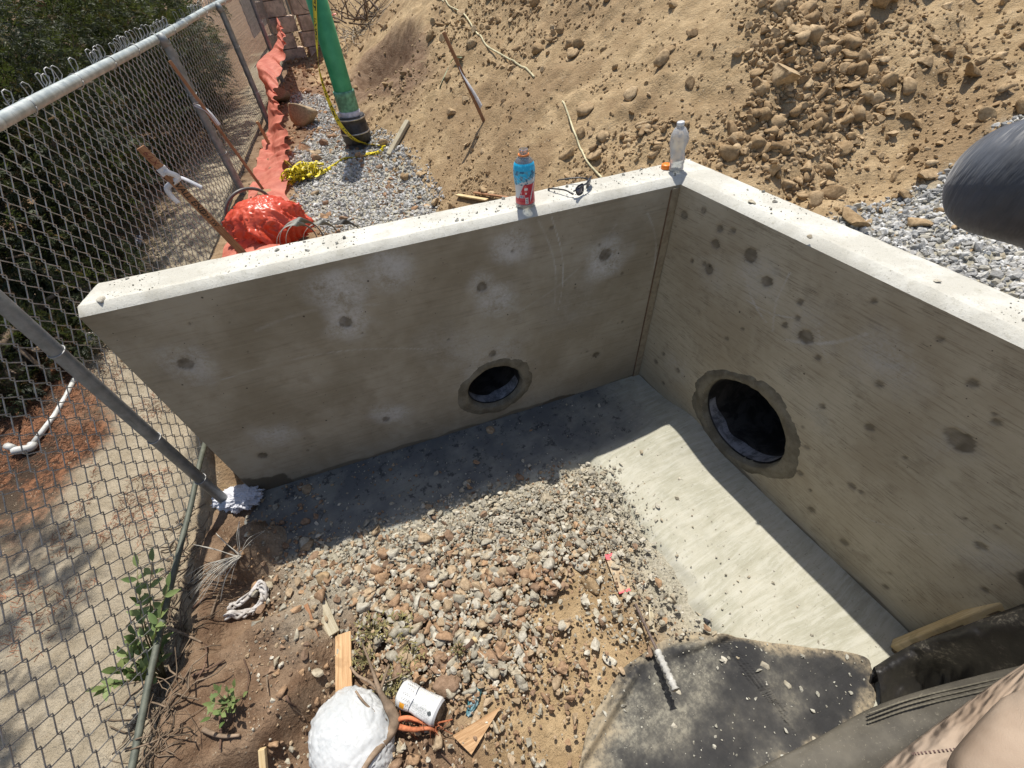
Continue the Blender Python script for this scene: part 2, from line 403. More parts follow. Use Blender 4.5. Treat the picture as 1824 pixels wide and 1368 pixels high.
def wall_face(name, kind, length, dirv, nrm, hole, spots, halos, wets, mat, parent, scr=()):
    st = .0065
    us = np.arange(0, length + st, st); zs = np.concatenate([np.arange(-.12, HF, st), [HF]])
    U, Z = np.meshgrid(us, zs, indexing='ij')
    d = np.zeros_like(U); h = np.zeros_like(U); w = np.zeros_like(U)
    jag = 1 + .28 * fbm(U * 30, Z * 30, 3, 81)
    for (u, z, r) in spots:
        q = np.hypot(U - u, Z - z) / (r * jag); d = np.maximum(d, ss(1.06, .90, q) * (.85 if r > .02 else .7) * (1 + .5 * vn(U * 60, Z * 60, 2))); d = np.maximum(d, .22 * ss(1.8, .9, q))
    for (u, z, r, a) in halos:
        q = np.hypot(U - u, (Z - z)) / (r * (1 + .6 * fbm(U * 8 + 3, Z * 8, 3, 82))); h = np.maximum(h, a * ss(1.3, .25, q))
    for (u0, z0, u1, z1, wd, a) in scr:
        L = math.hypot(u1 - u0, z1 - z0); tt = ((U - u0) * (u1 - u0) + (Z - z0) * (z1 - z0)) / L / L
        bend = .08 * L * np.sin(np.clip(tt, 0, 1) * math.pi)
        dd = np.abs(((U - u0) * (z1 - z0) - (Z - z0) * (u1 - u0)) / L - bend)
        h = np.maximum(h, a * ss(wd, wd * .2, dd) * (tt > 0) * (tt < 1) * (1 + vn(U * 20, Z * 20, 4)))
    for (u, z, ru, rz) in wets:
        q = np.hypot((U - u) / ru, (Z - z) / rz) + .5 * fbm(U * 9, Z * 9, 4, 83); w = np.maximum(w, ss(1.05, .97, q))
    # darker line where the wall meets the slab
    w = np.maximum(w, .75 * ss(.02, .008, Z + .02 * fbm(U * 5, Z * 0, 3, 84) * 2))
    off = .0025 * fbm(U * 3, Z * 3, 3, 85) - .003 * (d > .6) - .0015 * ss(.62, .64, np.mod(Z, .61) / .61 + .02) * 0
    P = np.zeros(U.shape + (3,)); P[:] = dirv * U[..., None] + nrm * off[..., None]; P[..., 2] += Z
    n0, n1 = U.shape; ix = np.arange(n0 * n1).reshape(n0, n1)
    F = np.stack([ix[:-1, :-1], ix[1:, :-1], ix[1:, 1:], ix[:-1, 1:]], -1).reshape(-1, 4)
    uc = (U[:-1, :-1] + st / 2).ravel(); zc = (Z[:-1, :-1] + st / 2).ravel()
    keep = np.hypot(uc - hole[0], zc - hole[1]) > hole[2] + .012
    F = F[keep]
    # face the pit
    nn = np.cross(dirv, [0, 0, 1])
    if np.dot(nn, nrm) < 0: F = F[:, ::-1]
    colr = np.stack([d.ravel(), h.ravel(), w.ravel()], 1)
    return mesh_obj(name, P.reshape(-1, 3), F, mat, parent, True, col=colr, uv=np.stack([U.ravel(), Z.ravel()], 1))
def wall_shell(name, length, dirv, nrm, mat, parent, inner0, outer0, outend):
    """top, bevelled arris, back and free end as one mesh: cross-section swept along the wall"""
    nseg = int(length / .012); V = []
    us = np.linspace(0, 1, nseg + 1)
    sec = [(0.0, HF, 'i'), (-.004, HF + .004, 'i'), (-CH, HT, 'c'), (-CH - .012, HT + .0015, 'c')]
    nT = 12
    for j in range(1, nT): sec.append((-(CH + (T - CH) * j / nT), HT, 't'))
    sec += [(-T, HT - .004, 't'), (-T, .8, 't'), (-T, .56, 't')]
    V = np.zeros((nseg + 1, len(sec), 3))
    for j, (o, z, kk) in enumerate(sec):
        t_ = -o / T
        u0 = (1 - t_) * inner0 + t_ * outer0; u1 = length + outend * t_ 
        u = u0 + (u1 - u0) * us
        wob = .004 * fbm(u * 14, np.full_like(u, j * .7), 3, 90) if kk in 'ic' else .0025 * fbm(u * 25, np.full_like(u, j * 1.9), 3, 91)
        jag = .006 * np.clip(vn(u * 45, np.full_like(u, j * .2), 92) - .28, 0, 1) * (kk in 'ic')
        V[:, j] = dirv[None] * u[:, None] + nrm[None] * (o - jag)[:, None] if not np.isscalar(jag) else dirv[None] * u[:, None] + nrm[None] * o
        V[:, j, 2] += z + (wob if z > 1 and kk != 'i' else 0)
    n0, n1 = V.shape[:2]; ix = np.arange(n0 * n1).reshape(n0, n1)
    F = np.stack([ix[:-1, :-1], ix[1:, :-1], ix[1:, 1:], ix[:-1, 1:]], -1).reshape(-1, 4)
    nn = np.cross(dirv, nrm)
    if nn[2] > 0: F = F[:, ::-1]
    return mesh_obj(name, V.reshape(-1, 3), F, mat, parent, True)
def end_cap(name, length, dirv, nrm, mat, parent, outend):
    b = MB(); sec = [(0, -.1), (0, HF), (-CH, HT), (-T, HT), (-T, -.1)]
    b.add([dirv * (length + outend * (-o / T) + .0) + nrm * o + np.array([0, 0, z]) for o, z in sec], [(0, 1, 2, 3, 4)])
    return b.build(name, mat, parent)
def ring(name, hole, ro, dirv, nrm, mat, parent, seed, sx=1.0):
    """lumpy mortar collar round an opening with an irregular outer edge"""
    n, m = 160, 10; V = []; u0, z0, ri = hole
    for i in range(n):
        a = 2 * math.pi * i / n; ca, sa_ = math.cos(a), math.sin(a)
        e = 1 + float(.22 * vn(ca * 1.3 + 5, sa_ * 1.3, seed) + .12 * vn(ca * 3.1 + 5, sa_ * 3.1, seed) + .035 * fbm(ca * 9, sa_ * 9, 3, seed + 1))
        rin = ri * (1 + float(.03 * fbm(ca * 6, sa_ * 6, 3, seed + 2)))
        for j in range(m + 1):
            t_ = j / m; rr = rin + (ro * e - rin) * t_
            off = .006 * math.sin(math.pi * min(1, t_ * 1.15)) + .0012 + .004 * float(vn(ca * rr * 60, sa_ * rr * 60, seed)) * (t_ < .97) if j else -.045
            if j == m: off = -.002
            V.append(dirv * (u0 + rr * ca * (sx if t_ > .5 else 1)) + nrm * off + np.array([0, 0, z0 + rr * sa_]))
    F = [(i * (m + 1) + j, i * (m + 1) + j + 1, ((i + 1) % n) * (m + 1) + j + 1, ((i + 1) % n) * (m + 1) + j) for i in range(n) for j in range(m)]
    if np.dot(np.cross(dirv, [0, 0, 1]), nrm) < 0: F = [f[::-1] for f in F]
    return mesh_obj(name, np.array(V), np.array(F), mat, parent, True)
def mortar():
    k = NT('damp_mortar'); co = k.pos(); n = k.noise(co, 14, 5, .6); f = k.noise(co, 160, 5, .75)
    c = k.mix(k.ramp(n, .35, .65), (.15, .13, .092), (.235, .21, .155)); c = k.mix(k.math('MULTIPLY', k.ramp(f, .55, .68), .6), c, (.075, .062, .045))
    k.bsdf(c, .95, k.bump(f, .8, .004), .15); return k.m
MORT = mortar()
def pipe_inner():
    k = NT('muddy_pipe_wall'); co = k.obj(); n = k.noise(co, 9, 6, .7, .8)
    c = k.mix(k.ramp(n, .42, .6), (.02, .019, .018), (.06, .055, .05))
    k.bsdf(c, .5, k.bump(n, .15, .01), .3); return k.m
PIN = pipe_inner()
def lip_mat():
    k = NT('pale_wet_grout'); co = k.obj(); n = k.noise(co, 18, 5, .7, .5)
    c = k.mix(k.ramp(n, .35, .62), (.13, .13, .135), (.36, .36, .38)); k.bsdf(c, .6, k.bump(n, .2, .004), .3); return k.m
LIP = lip_mat()

LHOLE = (.953, .275, .155); RHOLE = (.716, .29, .232)
def opening(parent, hole, dirv, nrm, ro, seed, thing):
    ring('mortar_collar', hole, ro, dirv, nrm, MORT, parent, seed)
    u0, z0, ri = hole; c = dirv * u0 + np.array([0, 0, z0]); b = MB()
    b.lathe([(ri, .0), (ri * .99, -.05), (ri * .98, -1.6)][::-1] if False else [(ri * 1.0, .03), (ri * .97, .07), (ri * .97, 1.8), (.001, 1.8)], c, 48, -nrm, cap=False)
    o = b.build('pipe_bore', PIN, parent, True)
    # pale grout smeared along the bottom of the bore
    V = []; n = 40
    for i in range(n + 1):
        a = R(-165 + 150 * i / n); rag = .8 + float(vn(i * .16, 2, seed)) * .6
        for t_ in (0, .25, .5, .75, 1):
            rr = ri * .968; V.append(c - nrm * (.035 + t_ * .11 * rag * (1 - abs(i - n / 2) / n * .9)) + dirv * rr * math.cos(a) + np.array([0, 0, rr * math.sin(a)]))
    F = [(i * 5 + j, i * 5 + j + 1, i * 5 + j + 6, i * 5 + j + 5) for i in range(n) for j in range(4)]
    mesh_obj('grout_lining', np.array(V), F, LIP, parent, True)
s_ = .6075
LW = empty('headwall', (-1.15, .17, 0), 'shaded concrete headwall with the smaller round pipe opening, bottle and sunglasses on its top', 'wall')
spL = [(.342, .953, .031), (.955, .945, .024), (1.562, .937, .028), (2.195, .931, .030), (.945, .531, .022), (.331, .30, .022), (1.571, .281, .020), (2.202, .279, .022), (.62, 1.15, .010)]
_r0 = random.Random(9)
spL += [(_r0.uniform(.1, 2.2), _r0.uniform(.1, 1.15), _r0.choice([.004, .005, .007])) for _ in range(22)]
haL = [(.342, .94, .12, 1.0), (.80, 1.10, .10, .8), (1.321, 1.13, .12, .8), (1.52, 1.08, .13, .9), (1.55, .93, .12, 1.0), (2.18, .925, .11, .6), (.88, .85, .12, .8), (1.54, .30, .11, .8), (2.09, .40, .10, .6), (.955, .95, .08, .6), (.93, .45, .2, .5), (1.1, .62, .2, .3), (.5, .7, .2, .2)]
scL = [(.15, 1.12, .05, .8, .006, .5), (.62, 1.2, .58, .7, .004, .6), (.68, 1.2, .6, .75, .006, .4), (1.9, 1.0, 1.4, .98, .01, .3), (.3, 1.1, .8, .75, .008, .25), (2.2, .8, 1.2, .65, .004, .4)]
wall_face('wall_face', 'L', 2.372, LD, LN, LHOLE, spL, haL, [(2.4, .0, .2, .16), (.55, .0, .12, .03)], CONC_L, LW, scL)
wall_shell('wall_top', 2.372, LD, LN, CTOP, LW, .0, -.17, -.03)
end_cap('wall_end', 2.372, LD, LN, CTOP, LW, -.03)
opening(LW, LHOLE, LD, LN, .222, 301, LW)
RD = np.array([0, -1.0, 0]); RN = np.array([-1.0, 0, 0])
RW = empty('side_headwall', (.09, -1.2, 0), 'grainy concrete side wall with the larger round pipe opening and form-board grain', 'wall')
spR = [(.06, 1.1, .020), (.265, 1.051, .022), (.442, 1.085, .030), (.273, .93, .026), (.547, 1.019, .024), (.69, .896, .013), (.783, .902, .031), (.276, .283, .016), (.418, .299, .010), (1.334, .881, .034), (1.339, .153, .018), (1.30, .89, .02), (1.01, .45, .012), (1.05, .30, .014), (.72, .95, .012), (.16, 1.16, .014), (.33, 1.14, .012)]
_r = random.Random(3)
spR += [(_r.uniform(.1, 1.7), _r.uniform(.1, 1.15), _r.choice([.006, .008, .010, .013, .016])) for _ in range(38)]
haR = [(1.048, 1.0, .13, .45), (.78, .93, .12, .3), (.5, 1.02, .12, .35), (1.334, .86, .08, .3), (.25, .3, .12, .3), (1.6, .6, .1, .25), (.3, .93, .08, .3)]
scR = [(.45, 1.0, .62, .86, .006, .7), (.5, .9, .72, .95, .005, .5), (.72, .84, .95, 1.04, .012, .6), (.62, 1.1, .66, .84, .006, .5), (.8, .98, .9, .86, .005, .5), (1.32, .35, 1.5, .55, .003, .4)]
wall_face('wall_face', 'R', 3.0, RD, RN, RHOLE, spR, haR, [(1.75, .62, .10, .08)], CONC_R, RW, scR)
wall_shell('wall_top', 3.0, RD, RN, CTOP, RW, .0, -.17, 0)
opening(RW, RHOLE, RD, RN, .305, 311, RW)
# caulked joint strip in the inner corner, on the headwall
k = NT('joint_filler'); co = k.obj(); n = k.noise(co, 25, 5, .7)
k.bsdf(k.mix(k.ramp(n, .35, .65), (.24, .195, .13), (.33, .285, .20)), .9, k.bump(n, .4, .004), .2); JF = k.m
b = MB(); b.box(LD * .022 + LN * .002 + np.array([0, 0, .6]), (LD, LN, (0, 0, 1)), (.019, .004, .606)); b.build('joint_strip', JF, LW, bevel=.002)
b = MB(); b.box(LD * .043 + LN * .0025 + np.array([0, 0, .6]), (LD, LN, (0, 0, 1)), (.003, .0022, .600)); b.build('joint_bead', flat('dark_caulk', (.16, .10, .06), .8), LW)

# ------------------------------------------------------------------ slab (footing) in front of both walls
xs = np.arange(-2.42, .03, .011); ys = np.arange(-2.1, .40, .011)
X, Y = np.meshgrid(xs, ys, indexing='ij')
yl2 = LD[1] / LD[0] * X
dLs = yl2 - Y; dRs = -X
e = .09 * fbm(X * 2.1, Y * 2.1, 3, 101) + .04 * fbm(X * 9, Y * 9, 3, 102)
wl = .50 + .02 * X; wr = .67
lev = np.maximum(ss(wl + .10, wl - .06, dLs + e), ss(wr + .08, wr - .06, dRs + e))
Z = .018 + .062 * np.exp(-((X / .30) ** 2 + ((Y + .48) / .17) ** 2)) - .012 * ss(.05, .6, dRs) + .006 * fbm(X * 3, Y * 3, 3, 103)
Z = Z + .0035 * fbm(X * 26 + 4 * fbm(X * 3, Y * 3, 2, 5), Y * 7, 3, 104)
Z = Z * 1.0 - .075 * (1 - lev) - .01
Z = np.where(dLs < .02, Z + .006 * fbm(X * 8, Y * 0, 2, 3), Z)
ok = (dLs > -.03) & (dRs > -.015) & (lev > .02) & (X > -2.40 + .05 * np.sin(Y * 30)) & (Y > -1.95)
n0, n1 = X.shape; ix = np.arange(n0 * n1).reshape(n0, n1)
F = np.stack([ix[:-1, :-1], ix[1:, :-1], ix[1:, 1:], ix[:-1, 1:]], -1).reshape(-1, 4)[(ok[:-1, :-1] & ok[1:, 1:]).ravel()]
k = NT('broomed_slab'); co = k.pos(); at = k.n('Attribute', attribute_name='col'); sep = k.n('SeparateColor', {0: at.outputs['Color']})
warp = k.noise(co, 2.2, 3, .5)
wc = k.n('VectorMath', {0: co}, operation='ADD'); cv = k.n('CombineXYZ', {0: k.math('MULTIPLY', warp, .12), 1: k.math('MULTIPLY', k.noise(k.mapped(co, (1, 1, 1), (0, 0, 0), (5, 2, 1)), 1.6, 2), .16)}); k.set(wc, 1, cv.outputs[0])
br = k.noise(k.mapped(wc.outputs[0], (5, 40, 1), (0, 0, R(8))), 1.0, 7, .78, .15)
n1_ = k.noise(co, 5, 5, .6); fin = k.noise(co, 140, 5, .7)
c = k.mix(k.ramp(n1_, .35, .65), (.36, .35, .275), (.44, .425, .345))
c = k.mix(k.math('MULTIPLY', k.ramp(br, .47, .60), .55), c, (.50, .49, .42))
c = k.mix(k.math('MULTIPLY', k.ramp(br, .47, .36), .45), c, (.29, .275, .205))
c = k.mix(k.math('MULTIPLY', k.ramp(k.noise(co, 60, 5, .7), .60, .68), .6), c, (.22, .21, .175))
slab_shade = k.math('MULTIPLY', sep.outputs[0], k.math('ADD', .62, k.math('MULTIPLY', k.ramp(k.noise(co, 3.4, 4, .6), .35, .6), .35)))
c = k.mix(slab_shade, c, (.115, .12, .12))  # bluish dark tone put in for the headwall's shade on the slab
spl = k.math('MULTIPLY', sep.outputs[0], k.ramp(k.noise(co, 15, 6, .8), .54, .62))
c = k.mix(k.math('MULTIPLY', spl, .85), c, (.055, .055, .055))
k.bsdf(c, .9, k.bump(br, .5, .004, k.bump(fin, .35, .002)), .2)
shade_mask = ss(.50, .38, dLs + .4 * e) * ss(-.05, -.4, X)  # headwall's shadow band painted into the slab colour; dark splats keep to it
slab = mesh_obj('concrete_slab', np.stack([X.ravel(), Y.ravel(), Z.ravel()], 1), F, k.m, None, True, col=np.stack([shade_mask.ravel()] * 3, 1))
tag(slab, kind='structure')
SX, SY, SZ = xs, ys, Z
# ------------------------------------------------------------------ stones and clods
import bmesh
def inpoly(x, y, poly):
    x = np.asarray(x); y = np.asarray(y); c = np.zeros(x.shape, bool); n = len(poly)
    for i in range(n):
        x0, y0 = poly[i][:2]; x1, y1 = poly[(i + 1) % n][:2]
        if y0 == y1: continue
        c ^= ((y0 > y) != (y1 > y)) & (x < (x1 - x0) * (y - y0) / (y1 - y0) + x0)
    return c
def ico(sub):
    bm = bmesh.new(); bmesh.ops.create_icosphere(bm, subdivisions=sub, radius=1.0)
    V = np.array([v.co[:] for v in bm.verts]); F = np.array([[l.index for l in f.verts] for f in bm.faces]); bm.free(); return V, F
def rock_shape(sub, seed, angular=.5, lump=.35):
    V, F = ico(sub); rs = np.random.RandomState(seed)
    V = V * (1 + lump * vn3(V * 1.7 + 20, seed)[:, None])
    for _ in range(13):
        n = rs.normal(size=3); n /= np.linalg.norm(n); d = rs.uniform(.30, .72)
        q = V @ n - d; V = V - np.outer(np.maximum(q, 0) * angular * 1.6 * (angular > 0), n) if angular <= .6 else V - np.outer(np.maximum(q, 0), n)
    if sub >= 2: V = V * (1 + .09 * vn3(V * 5 + 20, seed + 1)[:, None])
    if sub >= 3: V = V * (1 + .05 * vn3(V * 13 + 20, seed + 2)[:, None])
    V = V * np.array([rs.uniform(.85, 1.2), rs.uniform(.8, 1.05), rs.uniform(.6, .9)])
    return V / np.abs(V).max(), F
def rots(n, rs, tilt=.5):
    a = rs.uniform(0, 2 * np.pi, n); b = rs.normal(0, tilt, n); c = rs.normal(0, tilt, n)
    ca, sa_, cb, sb, cc, sc = np.cos(a), np.sin(a), np.cos(b), np.sin(b), np.cos(c), np.sin(c)
    Z0 = np.zeros(n); O = np.ones(n)
    Rz = np.stack([ca, -sa_, Z0, sa_, ca, Z0, Z0, Z0, O], 1).reshape(n, 3, 3)
    Rx = np.stack([O, Z0, Z0, Z0, cb, -sb, Z0, sb, cb], 1).reshape(n, 3, 3)
    Ry = np.stack([cc, Z0, sc, Z0, O, Z0, -sc, Z0, cc], 1).reshape(n, 3, 3)
    return Rz @ Rx @ Ry
def rockmat(name, lo=.75, hi=1.12, perobj=None):
    k = NT(name); co = k.pos(); n = k.noise(co, 60, 5, .65); f = k.noise(co, 260, 4, .7)
    if perobj:
        rn = k.n('ObjectInfo').outputs['Random']; r = k.n('ValToRGB'); k.set(r, 0, rn)
        e = r.color_ramp.elements; r.color_ramp.interpolation = 'CONSTANT'
        e[0].position = 0; e[0].color = perobj[0] + (1,); e[1].position = 1 / len(perobj); e[1].color = perobj[1] + (1,)
        for i, c_ in enumerate(perobj[2:]): q = e.new((i + 2) / len(perobj)); q.color = c_ + (1,)
        base = r.outputs[0]
    else: base = k.attr()
    c = k.mix(k.ramp(n, .35, .65), k.mix(1.0, base, (lo, lo * .97, lo * .93), 'MULTIPLY'), k.mix(1.0, base, (hi, hi, hi), 'MULTIPLY'))
    k.bsdf(c, .93, k.bump(f, .5, .003, k.bump(n, .5, .008)), .15); return k.m
RMAT = rockmat('loose_stone')
GREY = [(.42, .39, .315), (.47, .44, .365), (.36, .335, .27), (.44, .40, .31), (.52, .49, .41), (.33, .305, .245), (.40, .35, .26)]
BRNS = [(.34, .225, .14), (.28, .19, .125), (.38, .25, .15), (.36, .275, .18), (.25, .17, .115), (.42, .32, .21)]
TANS = [(.40, .29, .17), (.34, .24, .135), (.46, .345, .21), (.31, .215, .12), (.38, .275, .16)]
OM_G = rockmat('grey_stone', perobj=GREY); OM_B = rockmat('brown_stone', perobj=BRNS); OM_T = rockmat('soil_clod', perobj=TANS)
def stones(name, P, S, cols, sub, label, cat, seed=0, angular=.9, sink=.25, nvar=7):
    """one mesh of loose grains nobody could count"""
    rs = np.random.RandomState(seed + 5); n = len(P)
    if n == 0: return
    shp = [rock_shape(sub, seed * 31 + i, angular) for i in range(nvar)]
    vi = rs.randint(0, nvar, n); Vs = []; Fs = []; Cs = []; off = 0
    for i in range(nvar):
        m = vi == i; q = m.sum()
        if not q: continue
        B, F = shp[i]; RR = rots(q, rs)
        W = np.einsum('nij,vj->nvi', RR, B) * (S[m] * 1.0)[:, None, None] * rs.uniform(.8, 1.2, (q, 1, 3)) + P[m][:, None] + np.array([0, 0, 1.]) * (S[m] * (.55 - sink))[:, None, None]
        Vs.append(W.reshape(-1, 3)); nv = len(B)
        Fs.append((F[None] + (np.arange(q) * nv)[:, None, None]).reshape(-1, 3) + off); off += q * nv
        Cs.append(np.repeat(cols[m] * rs.uniform(.85, 1.12, (q, 1)), nv, 0))
    o = mesh_obj(name, np.concatenate(Vs), np.concatenate(Fs), RMAT, None, False, col=np.concatenate(Cs))
    return tag(o, label, cat, kind='stuff')
_var = {}
def one_rock(name, p, r, mat, label, cat, group=None, seed=None, angular=.75, sub=3, sink=.25, flatz=1.0):
    sd_ = (seed if seed is not None else random.randint(0, 9)); key = (sd_, mat.name, angular, sub)
    if key not in _var:
        B, F = rock_shape(sub, 900 + sd_, angular); o = mesh_obj(name, B, F, mat, None, True)
        _var[key] = o.data; 
    else: o = bpy.data.objects.new(name, _var[key]); COL.objects.link(o)
    o.scale = (r * random.uniform(.9, 1.1), r * random.uniform(.85, 1.1), r * random.uniform(.85, 1.05) * flatz)
    o.rotation_euler = (random.uniform(-.4, .4), random.uniform(-.4, .4), random.uniform(0, 6.28))
    o.location = (p[0], p[1], p[2] + r * (.5 - sink))
    return tag(o, label, cat, group)
def pick(pal, n, rs): return np.array(pal)[rs.randint(0, len(pal), n)]
def rpx(p, px): 
    d = (np.array(p) - CAM) @ RM[:, 2]; return px * d / FPX
def slabz(x, y):
    i = int(np.clip(round((x - SX[0]) / .011), 0, len(SX) - 1)); j = int(np.clip(round((y - SY[0]) / .011), 0, len(SY) - 1)); return SZ[i, j]
def SZv(x, y):
    i = np.clip(np.round((x - SX[0]) / .011).astype(int), 0, len(SX) - 1); j = np.clip(np.round((y - SY[0]) / .011).astype(int), 0, len(SY) - 1); return SZ[i, j]
random.seed(5)
rs = np.random.RandomState(11)
W_ = lambda pts: [pz(x, y, 0)[:2] for x, y in pts]
# --- pit rubble
Pstone = W_([(480, 1010), (600, 950), (720, 905), (850, 868), (1010, 838), (1090, 850), (1120, 900), (1130, 960), (1060, 975), (995, 1020), (950, 1070), (930, 1180), (860, 1225), (700, 1190), (640, 1130), (610, 1060), (560, 1030)])
Pgrey = W_([(480, 1010), (600, 945), (850, 862), (1010, 825), (1110, 850), (1150, 960), (1165, 1030), (1130, 1045), (1060, 985), (860, 960), (640, 990)])
Pclump = W_([(880, 1130), (1000, 1120), (1065, 1140), (1080, 1200), (1010, 1260), (900, 1250)])
Pedge = W_([(1060, 1040), (1150, 1010), (1240, 1110), (1320, 1130), (1290, 1160), (1180, 1130), (1080, 1150), (1010, 1090)])
n = 92000; x = rs.uniform(-2.4, -.3, n); y = rs.uniform(-2.0, .3, n)
dl = LD[1] / LD[0] * x - y
a = inpoly(x + .05 * rs.normal(size=n), y + .05 * rs.normal(size=n), Pstone); g_ = inpoly(x + .06 * rs.normal(size=n), y + .06 * rs.normal(size=n), Pgrey)
cl = inpoly(x + .04 * rs.normal(size=n), y + .04 * rs.normal(size=n), Pclump); ed = inpoly(x + .04 * rs.normal(size=n), y + .04 * rs.normal(size=n), Pedge)
prob = np.where(a, .50, 0) + np.where(g_, .45, 0); prob = np.maximum(prob, np.where(cl, .22, 0)); prob = np.maximum(prob, np.where(ed, .20, 0)); prob = np.maximum(prob, .10 * (x < -1.5) + .012 + .02 * (x < -.8))
prob = prob * np.where(x > -2.0, .10 + .90 * ss(.36, .50, dl + .06 * vn(x * 6, y * 6, 3)), .6)
keep = (rs.rand(n) < prob) & (dl > .02) & (x < -.03) & ~inpoly(x, y, W_([(1050, 1290), (1040, 1400), (1400, 1400), (1560, 1240), (1550, 1175), (1240, 1125), (1115, 1190)]))
x, y, a, g_, cl, ed, dl = [q[keep] for q in (x, y, a, g_, cl, ed, dl)]
m = len(x)
size = .0042 + .0056 * rs.pareto(2.4, m); size = np.clip(size, .0035, .027); size = np.where((x > -.66), size * .6, size)
size = np.where(g_, size * .78, size); size = np.where(ed & ~a, size * .75, size); size = np.where(a & ~g_, size * 1.2 + .0015, size)
zs = np.maximum(terrain(x, y), SZv(x, y) * (dl < .55))
greyf = np.where(x > -.72, .97, np.where(g_, .88, np.where(ed, .85, np.where(a, .52, .3)))); isg = rs.rand(m) < greyf
cols = np.where(isg[:, None], pick(GREY, m, rs), pick(BRNS, m, rs))
P = np.stack([x, y, zs], 1)
# the largest stones are things of their own
order = np.argsort(-size); big = order[:230]; rest = order[230:]; med = size[rest] > .012
stones('rubble', P[rest][med], size[rest][med], cols[rest][med], 2, 'loose grey and brown crushed stones covering the pit floor', 'rubble', 1)
stones('rubble_fines', P[rest][~med], size[rest][~med], cols[rest][~med], 1, 'fine stone chips between the larger stones on the pit floor', 'rubble', 2, nvar=5)
for i in big:
    if isg[i]: one_rock('grey_stone', P[i], size[i] * 1.05, OM_G, 'fist-sized grey crushed stone lying in the rubble on the pit floor', 'stone', 'grey stones in the pit rubble', sub=2, angular=.9)
    else: one_rock('brown_stone', P[i], size[i] * 1.1, OM_B, 'fist-sized reddish brown stone lying in the rubble on the pit floor', 'stone', 'brown stones in the pit rubble', sub=2, angular=.8)
for px, py, r, mt, lb, sd_ in [(578, 1033, 15, OM_T, 'tan rounded clod alone on dark soil above the short grey wood offcut', 3),
        (860, 1110, 24, OM_B, 'large tan-brown angular stone in the middle of the rubble', 4), (812, 1087, 17, OM_B, 'squarish brown stone touching the large tan-brown stone from the left', 5),
        (942, 1035, 22, OM_B, 'dark brown lumpy stone at the right edge of the rubble field', 6), (962, 1050, 14, OM_B, 'reddish oval stone tucked against the dark brown lumpy stone', 7),
        (805, 1213, 33, OM_B, 'biggest brown dirt boulder, between the crushed can and the broken branch', 8), (878, 1183, 19, OM_B, 'upright brown block stone right of the biggest dirt boulder', 2),
        (675, 1180, 17, OM_B, 'dark rounded stone beside the light bare stick', 1), (918, 1140, 15, OM_B, 'round brown stone at the lower right of the rubble', 0),
        (1052, 1045, 19, OM_T, 'yellowish lump on the sand below the painted lath, white chips around it', 9), (990, 1210, 13, OM_B, 'small dark brown clod on sand left of the black tarp', 3),
        (785, 1167, 13, OM_B, 'orange-brown oval stone above the broken branch', 5), (700, 1290, 12, OM_B, 'dark clod under the orange roots', 4),
        (850, 1275, 16, OM_B, 'dark flat dirt lump behind the triangular plywood scrap', 6)]:
    p = G(px, py); one_rock('stone', p, rpx(p, r), mt, lb, 'stone', seed=sd_, angular=.7)
for px, py, r, lb in [(1035, 1012, 18, 'largest white mortar flake above the yellowish lump'), (1040, 1072, 14, 'white flat chip left below the yellowish lump'), (1092, 1072, 14, 'white wedge-shaped chip right below the yellowish lump'), (1070, 1035, 10, 'thin white shard upper right of the yellowish lump'), (1160, 1028, 12, 'flat pale flake at the slab edge beside the painted lath'),
        (1140, 1045, 12, 'white triangular flake touching the painted lath'), (1085, 1180, 13, 'white chip at the left edge of the black tarp'), (590, 1095, 11, 'pale triangular chip beside the short grey wood offcut')]:
    p = G(px, py, .004); one_rock('mortar_chip', p, rpx(p, r), OM_G, lb, 'chip', seed=2, angular=.95, flatz=.45, sub=2)
p = G(1258, 1108, .01); one_rock('asphalt_lump', p, rpx(p, 8), flat('asphalt', (.05, .05, .055), .9), 'small black lump on the slab edge above the tarp', 'lump', seed=7, angular=.7, sub=2)
# grit on the slab by the headwall, in its shade
n = 2600; x = rs.uniform(-2.35, -.02, n); y = rs.uniform(-2, .3, n); dl = LD[1] / LD[0] * x - y
keep = (((dl > .01) & (dl < .52) & (rs.rand(n) < .25 + .6 * (x < -1.2))) | ((x > -.65) & (dl > .3) & (rs.rand(n) < .10)))
x, y = x[keep], y[keep]; m = len(x)
stones('grit', np.stack([x, y, SZv(x, y)], 1), rs.uniform(.0015, .0055, m), pick(GREY, m, rs), 1, 'fine grey grit scattered on the concrete slab', 'grit', 3)
# crumbs on the wall tops
n = 1000; u = rs.rand(n); onL = rs.rand(n) < .5; o_ = rs.uniform(.035, T - .01, n)
clus = (fbm(u * 9, u * 0 + onL, 2, 7) > -.12); u = u[clus]; onL = onL[clus]; o_ = o_[clus]; n = len(u)
P = np.where(onL[:, None], LD * (u * 2.3)[:, None] - LN * o_[:, None], RD * (u * 2.4 - .05)[:, None] - RN * o_[:, None]); P[:, 2] = HT
stones('crumbs', P, np.clip(.0016 * (1 + rs.pareto(2.2, n)), 0, .010), pick([(.33, .32, .28), (.24, .23, .20), (.42, .41, .36)], n, rs), 1, 'small concrete crumbs sprinkled on the wall tops', 'crumbs', 4)
for px, py, r, lb in [(168 + 12, 535, 9, 'grey crumb at the left free end of the headwall top'), (1338, 362, 8, 'flat grey crumb on the side wall top near the corner'), (1442, 423, 5, 'small round crumb on the sloped inner edge of the side wall'), (1668, 502, 7, 'curled concrete flake on the side wall top')]:
    p = pz(px, py, HT); one_rock('concrete_crumb', p, rpx(p, r), OM_G, lb, 'crumb', seed=3, angular=.95, sub=2, flatz=.5)

